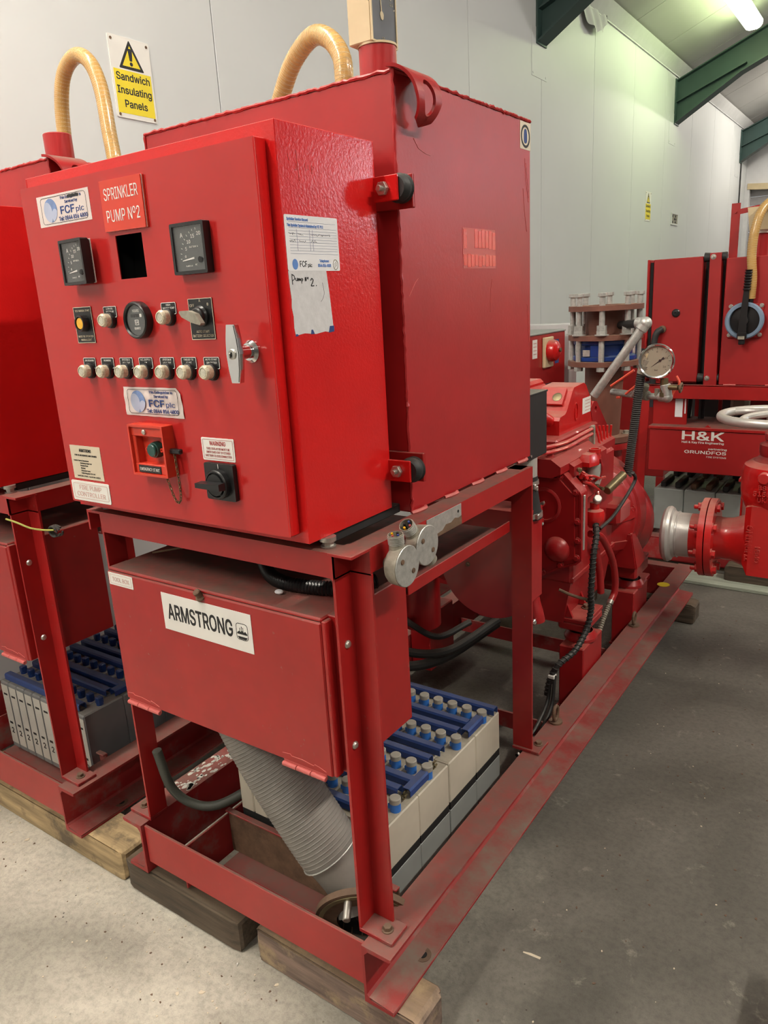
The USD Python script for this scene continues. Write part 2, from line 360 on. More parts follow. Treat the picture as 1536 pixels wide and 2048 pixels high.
cable = smooth_path([(XW + .012, 15.2, 3.5), (XW + .012, 15.22, 2.9), (XW + .02, 15.18, 2.3), (XW + .012, 15.2, 1.2), (XW + .012, 15.2, .3)], 30)
part(wl, 'wall_cable', tube(cable, .012, 6), 'cable')
RZ = lambda x: 4.15 + .4 * (x - XW) if x < 4.2 else 4.15 + .4 * 7 - .4 * (x - 4.2)
ce = thing('ceiling', 'pitched ceiling of pale grey insulated panels with joints', 'ceiling', (0, 5, 4.2), kind='structure')
ys = [-6 + 1.055 * k for k in range(-1, 22)]
ys = [8.81 + 1.08 * k for k in range(-14, 8)]
for a, b in zip(ys[:-1], ys[1:]):
    if b < -6 or a > 16: continue
    for x0, x1 in ((XW - .1, 4.2), (4.2, 10.6)):
        P = [(x, y, RZ(x) + (0 if k == 0 else .08)) for k in (0, 1) for x in (x0, x1) for y in (a + .004, b - .004)]
        part(ce, 'panel', hull(P), 'roof')
part(ce, 'backing', [hull([(x, y, RZ(x) + d) for d in (.09, .14) for x in (x0, x1) for y in (-6, 16)]) for x0, x1 in ((XW - .1, 4.2), (4.2, 10.6))], 'trim')
t1 = thing('trim_1', 'white folded eaves flashing between the side wall and ceiling', 'trim', (XW, 5, 4.05), kind='structure')
part(t1, 'flashing', [hull([(XW, y, z) for y in (-6, 15.8) for z in (4.05, 4.16)] + [(XW + .105, y, 4.172) for y in (-6, 15.8)] + [(XW + .012, y, 4.05) for y in (-6, 15.8)]),
                      hull([(XW + d, y, z) for y in (-6, 15.8) for d, z in ((0, 4.045), (.016, 4.045), (.016, 4.06), (0, 4.06))])], 'trim')
rag = grid_sheet(lambda u, v: (XW + .014 + .06 * v * math.sin(3.1 * u) + .01 * math.sin(25 * u), 7.35 + .8 * u, 4.07 - .22 * v * math.sin(math.pi * min(1, u * 1.15)) ** .6 + .012 * math.sin(31 * u + 4 * v)), 30, 8)
part(t1, 'torn_strip', rag, 'trim')
labs = {2.35: 'green steel roof rafter out of frame above the fuel tanks', 6.55: 'green steel roof rafter nearest the camera, above the large fuel tank',
        10.85: 'green steel roof rafter with deep haunch behind the glowing strip light', 15.15: 'dark green steel roof rafter at the far end of the wall'}
for y0, lab in labs.items():
    if y0 < 3: continue
    rf = thing('roof_rafter', lab, 'beam', (XW, y0, 3.5), 'green roof rafters', kind='structure')
    x1 = 4.2
    zt = lambda x: 4.0 + .4 * (x - XW)
    web = Polygon([(XW, zt(XW)), (x1, zt(x1)), (x1, zt(x1) - .30), (XW + .75, zt(XW + .75) - .34), (XW, 3.52)])
    part(rf, 'web', ext(web, .012, (0, y0 + .006, 0), ((1, 0, 0), (0, 0, 1), (0, -1, 0))), 'greensteel')
    fl_ = lambda a, b, w=.09: hull([(x, y0 + s * w, z + d) for x, z in (a, b) for s in (-1, 1) for d in (0, -.014)])
    part(rf, 'top_flange', fl_((XW, zt(XW)), (x1, zt(x1))), 'greensteel')
    part(rf, 'bottom_flange', [fl_((XW, 3.52), (XW + .75, zt(XW + .75) - .33)), fl_((XW + .75, zt(XW + .75) - .33), (x1, zt(x1) - .29))], 'greensteel')
    part(rf, 'mid_flange', fl_((XW, zt(XW) - .24), (XW + .80, zt(XW + .8) - .26), .075), 'greensteel')
    part(rf, 'end_plate', bx(XW, XW + .014, y0 - .1, y0 + .1, 3.5, 4.02), 'greensteel')
wb = thing('wall_back', 'far end wall behind the pump room', 'wall', (3, 15.8, 0), kind='structure')
def rect_with(x0, x1, z0, z1, holes): return sbox(x0, z0, x1, z1).difference(unary_union([sbox(*h) for h in holes]))
FW = 15.8
endp = Polygon([(-3, 0), (10.7, 0), (10.7, 4.5), (4.2, 7.1), (XW - .1, 4.2), (-3, 4.2)]).difference(unary_union([sbox(-2.72, 0, -.4, 3.12), sbox(7.2, 3.8, 9.1, 4.8), sbox(5.3, 2.0, 6.7, 2.9)]))
part(wb, 'panel', ext(endp, .12, (0, FW + .12, 0), '-y'), 'wall_far')
d1 = thing('door_1', 'grey shutter doorway under a cream lintel at the far end', 'door', (-1.5, FW, 0), kind='structure')
part(d1, 'shutter', [bx(-2.72, -.4, FW + .1, FW + .13, .15 * k, .15 * k + .145, .006) for k in range(21)], 'shutter')
part(d1, 'lintel', hull([(-2.76, FW - .05, 3.22), (-2.76, FW - .05, 3.12), (-.36, FW - .05, 3.02), (-.36, FW - .05, 2.9), (-2.76, FW + .06, 3.22), (-2.76, FW + .06, 3.12), (-.36, FW + .06, 3.02), (-.36, FW + .06, 2.9)]), 'cream')
part(d1, 'jamb', [bx(-2.80, -2.72, FW - .04, FW + .1, 0, 3.2), bx(-.4, -.32, FW - .04, FW + .1, 0, 3.1)], 'trim')
for nm, (x0, x1, z0, z1), lab in (('window_1', (7.2, 9.1, 3.8, 4.8), 'bright translucent daylight panel in the far wall outside the frame'),
                                  ('window_2', (5.3, 6.7, 2.0, 2.9), 'unseen warm lit panel in the far wall, shaped for the tank highlight')):  # unseen glowing panels, sized and placed for the highlights on the red sides
    w = thing(nm, lab, 'window', ((x0 + x1) / 2, FW, z0), kind='structure')
    part(w, 'window_frame', ext(outline(x0 - .03, x1 + .03, z0 - .03, z1 + .03, .06, .005), .08, (0, FW + .03, 0), '-y'), 'trim')
    n = int((x1 - x0) / .68)
    for k in range(n):
        a = x0 + .03 + (x1 - x0 - .06) * k / n
        part(w, 'pane', bx(a, a + (x1 - x0 - .06) / n - .006, FW + .03, FW + .045, z0 + .03, z1 - .03), 'warmpanel' if nm == 'window_2' else 'daypanel')
solo('wall_right', bx(10.6, 10.7, -6, 16, 0, 4.6, 0), 'dim_wall', 'opposite side wall outside the frame', 'wall', kind='structure')
solo('wall_front', ext(Polygon([(-3, 0), (10.7, 0), (10.7, 4.5), (4.2, 7.1), (-3, 4.2)]),   .1, (0, -6, 0), '-y'), 'dim_wall', 'end wall behind the camera', 'wall', kind='structure')
for x, z, yc, m_ in [(-1.86, 4.27, 9.42, 'lampgreen'),  (-1.86, 4.27, .3, 'lampmid'), (-1.86, 4.27, -2.2, 'lampmid'),
                     (2.6, 4.9, 9.6, 'lampglow'), (2.6, 4.9, 5.6, 'lampglow'), (2.6, 4.9, 1.8, 'lampfront'), (2.6, 4.9, -3.4, 'lampglow'), (-1.2, 4.45, 14.0, 'lampglow')]:  # the last lamp is added to brighten the far end wall
    vis = m_ == 'lampgreen'
    lt = thing('strip_light', 'glowing fluorescent strip light hanging under the ceiling' if vis else 'unseen strip light placed outside the frame to light the pump room', 'lamp', (x, yc, z), None if vis else 'strip lights outside the frame')
    part(lt, 'housing', [bx(x - .07, x + .07, yc - .86, yc + .86, z + .055, z + .10, .008)] + [cyl((x, yc + s * .6, z + .10), (x, yc + s * .6, RZ(x)), .006, n=8) for s in (-1, 1)], 'housing')
    prof = Polygon([(-.098, .055), (-.094, .015), (-.072, -.014), (-.04, -.028), (.04, -.028), (.072, -.014), (.094, .015), (.098, .055)])
    part(lt, 'diffuser', [ext(prof, 1.72, (x, yc + .86, z), '-y'), hull([(x + a * .97, yc + .86, z + b) for a, b in prof.exterior.coords] + [(x + a * .8, yc + .90, z + .01 + b * .6) for a, b in prof.exterior.coords])], m_)

# ================================================================== WALL SIGNS
def sandwich_sign(y0, y1, z0, z1, lab):
    s = thing('warning_sign', lab, 'sign', (XW, (y0 + y1) / 2, z0))
    W, H = y1 - y0, z1 - z0; X = XW + .004
    part(s, 'board', ext(rrect(0, W, 0, H, .006), .004, (XW, y0, z0), '+x'), 'white')
    part(s, 'yellow_panel', ext(sbox(W * .045, H * .06, W * .955, H * .595), .0006, (X, y0, z0), '+x'), 'yellow')
    tri = Polygon([(W * .22, H * .625), (W * .78, H * .625), (W * .5, H * .955)]).buffer(.003)
    part(s, 'warning_triangle', ext(tri, .0006, (X, y0, z0), '+x'), 'ink')
    part(s, 'triangle_field', ext(tri.buffer(-.0105), .0004, (X + .0006, y0, z0), '+x'), 'yellow')
    cx = W * .5
    ex = unary_union([Polygon([(cx - .008, H * .86), (cx + .008, H * .86), (cx + .0035, H * .73), (cx - .0035, H * .73)]).buffer(.003), Point(cx, H * .685).buffer(.0075)])
    part(s, 'exclamation_mark', ext(ex, .0004, (X + .001, y0, z0), '+x'), 'ink')
    for k, t in enumerate(('Sandwich', 'Insulating', 'Panels')):
        part(s, 'lettering', text(t, H * .088, (X + .0006, y0 + W * .5, z0 + H * (.47 - .165 * k)), '+x', True, maxw=W * .86), 'ink')
    part(s, 'fixing_screw', [cyl((X, y0 + a * W, z0 + b * H), (X + .002, y0 + a * W, z0 + b * H), .0055, n=12) for a in (.07, .93) for b in (.04, .95)], 'rust')
sandwich_sign(2.2075, 2.4125, 2.338, 2.644, 'white and yellow triangle warning sign beside the amber hose at upper left')
sandwich_sign(9.66, 9.885, 2.30, 2.63, 'small far-off yellow warning sign on the wall above the far red cabinet')
vt = thing('wall_vent', 'small grey mottled square plate high on the far wall', 'plate', (XW, 11, 2.3))
part(vt, 'frame', ext(rrect(-.165, .165, 0, .155, .006).difference(rrect(-.14, .14, .02, .135, .004)), .012, (XW, 11.0, 2.307), '+x'), 'trim')
part(vt, 'grille', [bx(XW, XW + .006, 10.86, 11.14, 2.32, 2.45, .001)], 'galv_dark')
part(vt, 'blot', [bx(XW + .006, XW + .009, 10.88 + .07 * i + .02 * (j % 2), 10.92 + .07 * i + .02 * (j % 2), 2.333 + .037 * j, 2.358 + .037 * j, .001) for i in range(3) for j in range(3) if (i + j) % 2 == 0 or i == 2], 'ink')

# ================================================================== PUMP SET BUILDERS
SK0, SK1 = .978, 3.60        # front and rear of the skid
def channel(xw, s):           # skid rail, web back at xw, flanges towards s
    P = [(0, 0), (.075, 0), (.075, .006), (.070, .0095), (.016, .011), (.0065, .022), (.0065, .128), (.016, .139), (.070, .1405), (.075, .144), (.075, .15), (0, .15)]
    return Polygon([(xw + s * a, .0945 + b) for a, b in P])
def build_skid(o, label, full=True):
    ox, oy = o; y0, y1 = SK0 + oy, SK1 + oy
    s = thing('pump_skid', label, 'steel skid', (ox - 1.18, oy + 2.3, .0945))
    for xw, sg in ((ox - .817, 1), (ox - 1.543, -1)):
        part(s, 'side_rail', ext(channel(xw, sg), y1 - y0, (0, y1, 0), '-y'), 'skid', smooth=20)
        part(s, 'scuffed_flange', hull([(xw + sg * a, y, .0945 + b) for a, b in ((.008, .0165), (.0747, .0101)) for y in (y0 + .0005, y1 - .0005)] + [(xw + sg * .0747, y, .1035) for y in (y0 + .0005, y1 - .0005)]), 'skid_low')
    part(s, 'front_plate', bx(ox - 1.538, ox - .817, oy + .985, oy + .993, .130, .2435), 'frame')
    for yy in (1.62, 2.1, 2.72, 3.53):
        part(s, 'cross_member', ext(Polygon([(0, 0), (.06, 0), (.06, .008), (.008, .008), (.008, .14), (.06, .14), (.06, .15), (0, .15)]) if yy > 3 else Polygon([(0, 0), (.06, 0), (.06, .008), (.008, .008), (.008, .06), (0, .06)]),
                                   .726, (ox - 1.543, oy + yy, .0945), ((0, 1, 0), (0, 0, 1), (1, 0, 0))), 'skid')
    part(s, 'floor_plate', bx(ox - 1.38, ox - .825, oy + 1.10, oy + 1.168, .098, .104), 'skid')
    part(s, 'inner_flat', bx(ox - 1.405, ox - 1.399, oy + .993, oy + 1.9, .10, .222), 'skid')
    part(s, 'tray_front', bx(ox - 1.40, ox - .84, oy + 1.156, oy + 1.162, .105, .238), 'rust' if full else 'skid')
    part(s, 'tray_angle', bx(ox - 1.40, ox - .84, oy + 1.146, oy + 1.1625, .234, .240), 'skid')
    for yy in (1.985, 2.80):
        p = np.array([ox - .792, oy + yy, .2445])
        eb = [cyl(p, p + [0, 0, .006], .021, n=20)] + [tube([p + np.array([0, .017 * math.sin(t), .032 - .024 * math.cos(t)]) for t in np.linspace(0, 2 * math.pi, 25)], .0055, 8, cap=False)]
        part(s, 'eye_bolt', eb, 'rust')
    part(s, 'rust_ring', [ring((ox - .768, oy + 1.135, .1062), (0, 0, 1), .021, .0115, .0008), cyl((ox - .768, oy + 1.135, .1058), (ox - .768, oy + 1.135, .1064), .0115, n=20)], 'rust')
    part(s, 'flange_hole', cyl((ox - .768, oy + 1.135, .1058), (ox - .768, oy + 1.135, .1068), .0108, n=20), 'void')
    if full:
        part(s, 'yellow_sticker', cyl((ox - .807, oy + 3.29, .2445), (ox - .807, oy + 3.29, .2455), .027, n=28), 'yellow')
        for yy in (2.31, 2.89):
            part(s, 'pedestal', [bx(ox - .912, ox - .822, oy + yy, oy + yy + .19, .10, .345, .004), bx(ox - .918, ox - .817, oy + yy - .006, oy + yy + .196, .100, .110)], 'engine')
            part(s, 'pedestal', bx(ox - 1.543, ox - 1.45, oy + yy, oy + yy + .19, .10, .345, .004), 'engine')
    return s

def build_frame(o, label, full=True):
    ox, oy = o
    f = thing('support_frame', label, 'steel frame', (ox - 1.18, oy + 1.4, .2445))
    for sg, xh in ((1, ox - .842), (-1, ox - 1.535)):
        P = 'post'
        part(f, P, angle(xh, oy + 1.062, .2545, 1.058, sg, -1, .055), 'frame', smooth=20)
        part(f, 'base_plate', bx(min(xh, xh + sg * .085), max(xh, xh + sg * .085), oy + 1.006, oy + 1.067, .2445, .2545), 'skid')
        part(f, 'base_bolt', hexhead((xh + sg * .057, oy + 1.033, .2545), (0, 0, 1), .0095, .011), 'rust')
    for sg, xh in ((1, ox - .850), (-1, ox - 1.53)):
        part(f, 'post', angle(xh, oy + 1.797, .2545, 1.058, sg, 1, .06), 'frame', smooth=20)
        part(f, 'base_plate', bx(min(xh, xh + sg * .085), max(xh, xh + sg * .085), oy + 1.79, oy + 1.862, .2445, .2545), 'skid')
        part(f, 'base_bolt', hexhead((xh + sg * .066, oy + 1.832, .2545), (0, 0, 1), .0095, .011), 'rust')
    L = lambda a, b: Polygon([(a, 1.058), (a + b * .006, 1.058), (a + b * .006, 1.102), (a + b * .05, 1.102), (a + b * .05, 1.108), (a, 1.108)])
    part(f, 'top_rail', ext(L(ox - .79, -1), .74, (0, oy + 1.803, 0), '-y'), 'frame', smooth=20)
    part(f, 'top_rail', ext(L(ox - 1.585, 1), .80, (0, oy + 1.803, 0), '-y'), 'frame', smooth=20)
    part(f, 'front_rail', ext(Polygon([(1.0035, 1.058), (1.009, 1.058), (1.009, 1.102), (1.053, 1.102), (1.053, 1.108), (1.003, 1.108)]), .70, (ox - 1.536, oy, 0), ((0, 1, 0), (0, 0, 1), (1, 0, 0))), 'frame', smooth=20)
    part(f, 'rear_rail', bx(ox - 1.58, ox - .80, oy + 1.753, oy + 1.803, 1.10, 1.108), 'frame')
    part(f, 'post_head', bx(ox - .842, ox - .836, oy + 1.003, oy + 1.062, 1.055, 1.104, 0), 'frame')
    part(f, 'post_head', bx(ox - .842, ox - .788, oy + 1.056, oy + 1.062, 1.055, 1.104, 0), 'frame')
    part(f, 'corner_cap', bx(ox - .845, ox - .789, oy + 1.002, oy + 1.064, 1.102, 1.1085, .001), 'frame')
    part(f, 'drip_tray', [bx(ox - 1.52, ox - .852, oy + 1.275, oy + 1.79, .922, .926), bx(ox - .855, ox - .851, oy + 1.275, oy + 1.79, .922, .953), bx(ox - 1.52, ox - 1.516, oy + 1.275, oy + 1.79, .922, .953)], 'frame')
    for z in (.914, .691):
        p = (ox - .836, oy + 1.031, z)
        part(f, 'screw', lathe(p, (1, 0, 0), [(.0085, 0), (.0082, .002), (.006, .0048), (.003, .0058), (0, .006)], 18), 'steel')
    return f

def build_tank(o, label, riser_top, gauge=False, redpatch=False):
    ox, oy = o
    t = thing('fuel_tank', label, 'tank', (ox - 1.195, oy + 1.6, 1.108))
    x0, x1, y0, y1, z0, z1 = ox - 1.548, ox - .842, oy + 1.291, oy + 1.908, 1.109, 1.957
    part(t, 'body', bx(x0, x1, y0, y1, z0, z1, .004), 'satin')
    # welded seams: irregular bead along the edges that show
    rr = np.random.default_rng(3)
    def bead(a, b, n=90, r=.0036):
        P = np.linspace(a, b, n) + rr.normal(0, .0007, (n, 3))
        w = .75 + .5 * rr.random(n)
        return tube(P, r, 6, rad=lambda i: r * w[i])
    part(t, 'weld_bead', [bead((x1, y0, z0), (x1, y0, z1)), bead((x0, y0, z1), (x1, y0, z1)), bead((x1, y0, z1), (x1, y1, z1)), bead((x0, y0, z0), (x0, y0, z1))], 'satin')
    part(t, 'foot_weld', [tube(smooth_path([(x1 + .002, y - .028, z0 + .001), (x1 + .009, y - .014, z0 + .003), (x1 + .010, y + .012, z0 + .003), (x1 + .002, y + .028, z0 + .001)], 12), .005, 6) for y in (oy + 1.315, oy + 1.455, oy + 1.585, oy + 1.715, oy + 1.845)], 'weld')
    # lifting eye, a holed plate bent out and down from the front corner
    flat = Polygon([(-.012, 0), (.088, 0), (.090, .045), (.084, .075), (.066, .098), (.038, .106), (.012, .098), (-.004, .070), (-.012, .035)]).difference(Point(.040, .072).buffer(.020, quad_segs=8))
    lug = trimesh.creation.extrude_polygon(flat, .006, engine='earcut')
    v, fc = trimesh.remesh.subdivide_to_size(lug.vertices, lug.faces, .008)
    rb = .046
    th = v[:, 1] / rb * .62 + .30 * (v[:, 1] / .05) ** 2
    rad = rb + v[:, 2]
    lugv = np.stack([x1 - .006 + rad * np.sin(th), y0 + v[:, 0] - .002 + .25 * v[:, 1], z1 + .004 - rb + rad * np.cos(th)], 1)
    part(t, 'lifting_eye', trimesh.Trimesh(lugv, fc, process=False), 'satin')
    # brackets carrying the rubber mounts of the control cabinet
    for z in (1.746, 1.213):
        part(t, 'mount_bracket', [bx(x1 - .05, ox - .804, oy + 1.283, oy + 1.290, z - .030, z + .030), bx(ox - .8095, ox - .8035, oy + 1.283, oy + 1.330, z - .030, z + .030, .001) if z < 0 else bx(ox - .812, ox - .804, oy + 1.2895, oy + 1.292, z - .03, z + .03)], 'frame')
    px, py = ox - .946, oy + 1.40
    part(t, 'riser_pipe', cyl((px, py, z1 - .001), (px, py, riser_top), .0378, n=32, c=.002), 'satin')
    if gauge:
        g0 = riser_top + .002
        G = part(t, 'level_gauge', [bx(px - .041, px + .014, py - .040, py + .050, g0, g0 + .135, .002), cyl((px, py, riser_top - .001), (px, py, g0 + .001), .0395, n=32)], 'cream', label='cream level gauge with dark dial')
        X = px + .014
        part(G, 'gauge_rim', ext(outline(-.040, .050, 0, .135, .0035, .002), .003, (X, py, g0), '+x'), 'cream')
        part(G, 'dial', bx(X, X + .001, py - .0365, py + .0465, g0 + .004, g0 + .131), 'dial_slate')
        c = (X + .0012, py - .002, g0 + .052)
        part(G, 'needle', [place(ext(unary_union([Polygon([(-.0016, 0), (.0016, 0), (.001, .062), (-.001, .062)]), Point(0, 0).buffer(.0062), Point(0, -.004).buffer(.005)]), .001), c, '+x', .10)], 'cream')
        part(G, 'dial_mark', [place(ext(sbox(-.0012, .045, .0012, .056), .0006), c, '+x', a) for a in (-1.2, -.8, -.38, .42, .85, 1.25)] + [text('1/2', .006, (c[0], c[1] + .004, c[2] + .058), '+x'), text('4/4', .006, (c[0], c[1] + .036, c[2] + .022), '+x'), text('0', .006, (c[0], c[1] - .030, c[2] + .04), '+x'), text('OIL', .005, (c[0], c[1] + .004, c[2] - .043), '+x')], 'dial_cream')
        part(G, 'gauge_glass', bx(X + .0022, X + .003, py - .0365, py + .0465, g0 + .004, g0 + .131, 0), 'glass')
    else:
        part(t, 'pipe_bore', cyl((px, py, riser_top - .001), (px, py, riser_top + .0006), .034, n=28), 'void')
    if redpatch:
        rp = []
        part(t, 'faded_sticker', bx(x1, x1 + .0006, oy + 1.543, oy + 1.703, 1.6095, 1.6955, 0), 'weld', label='faded red sticker cut into strips')
        r2 = np.random.default_rng(5)
        for k in range(9):
            y = oy + 1.546 + .0176 * k
            for a, b in ((1.612, 1.641), (1.651, 1.694)):
                if r2.random() < .93: rp.append(bx(x1 + .0004, x1 + .0012, y, y + .0155, a + r2.uniform(0, .004), b - r2.uniform(0, .004), 0))
        part(t, 'sticker_strip', rp, 'gloss')
        part(t, 'peeled_sticker', bx(x1, x1 + .0006, oy + 1.845, oy + 1.907, 1.890, 1.952, 0), 'cream_label', label='torn square safety sticker at the top corner')
        part(t, 'sticker_symbol', [ext(Point(0, 0).buffer(.026).difference(Point(0, 0).buffer(.0205)), .0005, (x1 + .0006, oy + 1.876, 1.920), '+x')], 'ink')
        part(t, 'sticker_figure', [ext(unary_union([rrect(-.009, .009, -.016, .012, .008), Point(0, .009).buffer(.008)]), .0005, (x1 + .0006, oy + 1.876, 1.920), '+x')], 'ink_blue')
        sc = []
        for P in ([(1.355, 1.85), (1.372, 1.834), (1.396, 1.828), (1.417, 1.826)], [(1.872, 1.87), (1.877, 1.83), (1.885, 1.80), (1.893, 1.77)], [(1.878, 1.86), (1.89, 1.81), (1.897, 1.78)], [(1.862, 1.80), (1.872, 1.74), (1.884, 1.70)], [(1.885, 1.52), (1.895, 1.44), (1.90, 1.41)], [(1.315, 1.555), (1.342, 1.583), (1.352, 1.590)], [(1.683, 1.585), (1.676, 1.555), (1.672, 1.51)]):
            sc.append(tube([(x1 + .0002, oy + a, b) for a, b in P], .0007, 5))
        part(t, 'scratch', sc, 'weld')
    return t

def lamp_unit(c, x, z, y, lines, dark=False):
    lab = part(c, 'indicator_lamp', ext(unary_union([rrect(-.0205, .0205, .0045, .026, .003), Point(0, 0).buffer(.0165)]), .0012, (x, y, z), '-y'), 'black', label='clear indicator lamp with black engraved tag')
    part(lab, 'tag_rim', ext(rrect(-.0205, .0205, .0045, .026, .003).difference(rrect(-.0193, .0193, .0055, .0248, .0022)), .0006, (x, y - .0012, z), '-y'), 'white')
    part(lab, 'lettering', [text(t, .0036, (x, y - .0012, z + (.0186 if len(lines) == 1 else .0198 - .0058 * k)), '-y', maxw=.033) for k, t in enumerate(lines)], 'white')
    part(lab, 'bezel', lathe((x, y - .001, z), (0, -1, 0), [(.0155, 0), (.0160, .004), (.0150, .0075), (.0118, .009), (.0118, .006), (0, .006)], 28), 'black')
    part(lab, 'lens', lathe((x, y - .009, z), (0, -1, 0), [(.0128, 0), (.0132, .009), (.0136, .0105), (.0132, .013), (.0108, .0162), (.0088, .0165), (.0082, .0150), (0, .0145)], 28), 'lens')
    part(lab, 'lens_face', cyl((x, y - .0235, z), (x, y - .0248, z), .0072, n=20), 'lens_in')
def fcf_sticker(c, x0, x1, z0, z1, y, torn=False):
    W, H = x1 - x0, z1 - z0
    shp = Polygon([(0, 0), (W, -.002), (W * .985, H * .80), (W * .91, H * 1.0), (W * .6, H * 1.0), (0, H * 1.0)]) if torn else rrect(0, W, 0, H, .001)
    if torn:
        m = trimesh.creation.extrude_polygon(shp, .0005, engine='earcut')
        v, f = trimesh.remesh.subdivide_to_size(m.vertices, m.faces, .006)
        v = np.array(v); v[:, 2] += .0016 + .0007 * np.sin(v[:, 0] * 170 + v[:, 1] * 60) + .0006 * np.sin(v[:, 1] * 210)
        S_ = part(c, 'sticker', place(trimesh.Trimesh(v, f), (x0, y, z0), '-y'), 'pinkwhite', label='wrinkled torn service sticker')
        y -= .0034
    else:
        S_ = part(c, 'sticker', ext(shp, .0005, (x0, y, z0), '-y'), 'pinkwhite', label='white service sticker with blue oval emblem')
        y -= .0005
    part(S_, 'border_line', ext(outline(W * .07, W * .94, H * .07, H * .93, .0008, .007), .0003, (x0, y, z0), '-y'), 'ink')
    from shapely import affinity
    el = affinity.scale(Point(W * .25, H * .5).buffer(1, quad_segs=16), W * .128, H * .385)
    part(S_, 'emblem', ext(el, .0003, (x0, y, z0), '-y'), 'logo_blue')
    swirl = el.intersection(affinity.scale(Point(W * .19, H * .42).buffer(1, quad_segs=16), W * .095, H * .36)).union(el.intersection(affinity.scale(Point(W * .33, H * .30).buffer(1, quad_segs=16), W * .06, H * .24)))
    part(S_, 'emblem_swirl', ext(swirl, .0003, (x0, y - .0003, z0), '-y'), 'logo_pale')
    tx = x0 + W * .66
    part(S_, 'lettering', [text('This Extinguisher is', H * .085, (tx, y, z0 + H * .80), '-y', True, width=W * .40), text('Serviced by', H * .085, (tx, y, z0 + H * .655), '-y', True, width=W * .24),
                           text('FCF', H * .235, (tx - W * .22, y, z0 + H * .335), '-y', True, align='l', width=W * .265), text('plc', H * .17, (tx + W * .075, y, z0 + H * .335), '-y', False, align='l', width=W * .145),
                           text('Tel: 0844 856 4800', H * .125, (tx, y, z0 + H * .125), '-y', True, width=W * .54)], 'ink_blue')
    if not torn:
        part(S_, 'smudge', ext(unary_union([Point(W * (.62 + .03 * k), H * (.845 + .012 * (k % 2))).buffer(H * .05) for k in range(7)]), .0004, (x0, y - .0004, z0), '-y'), 'ink')
def ammeter(c, x, z, y, tilt=0., off=0.):
    n = np.array([-math.sin(tilt), -math.cos(tilt), 0]); r = np.array([math.cos(tilt), -math.sin(tilt), 0]); u = np.array([0, 0, 1.])
    B = (tuple(r), tuple(u), tuple(n)); O = np.array([x, y - off, z])
    A = part(c, 'ammeter', ext(outline(-.0425, .0425, -.0425, .0425, .0055, .003), .016, O, B), 'black', label='square black ammeter' + (' sitting askew in its hole' if off else ''))
    part(A, 'meter_body', ext(rrect(-.0405, .0405, -.0405, .0405, .003), .011, O - n * (.004 if off else 0), B), 'black')
    if off: part(A, 'loose_gasket', ext(rrect(-.041, .041, -.041, .041, .002), .002, O - n * .007, B), 'white')
    part(A, 'dial', ext(rrect(-.0365, .0365, -.0365, .0365, .002), .0012, O + n * .0105, B), 'dial_dark')
    D = O + n * .0118
    P = lambda a, b: D + r * a + u * b
    part(A, 'lettering', [text('A', .0075, P(-.0182, .0190), B), text('0', .0042, P(-.0125, -.0150), B), text('5', .0056, P(-.0095, -.0030), B), text('10', .0058, P(-.0015, .0080), B), text('15', .0060, P(.0095, .0165), B), text('20', .0060, P(.0250, .0200), B),
                          text('BATTERY A', .0030, P(.010, .0005), B), text('CLASS 1.5', .0024, P(-.006, -.0300), B), text('AC', .0030, P(.012, -.0290), B)], 'white')
    arc = [(.024 - .0465 * math.cos(a), -.0190 + .0485 * math.sin(a)) for a in np.linspace(.05, 1.45, 9)]
    part(A, 'scale_mark', [place(ext(sbox(-.0035, -.0004, .0, .0004), .0003), P(a, b), B, -ang) for (a, b), ang in zip(arc, np.linspace(.05, 1.45, 9))], 'white')
    part(A, 'needle', place(ext(Polygon([(-.030, -.0009), (0, -.0016), (0, .0016), (-.030, .0004)]), .0006), P(.0095, -.0165) + n * .0008, B, .10), 'white')
    part(A, 'adjuster', cyl(P(.0255, -.0200), P(.0255, -.0200) + n * .003, .0052, n=20), 'black')
    part(A, 'meter_glass', ext(rrect(-.037, .037, -.037, .037, .002), .0006, O + n * .0142, B), 'glass')

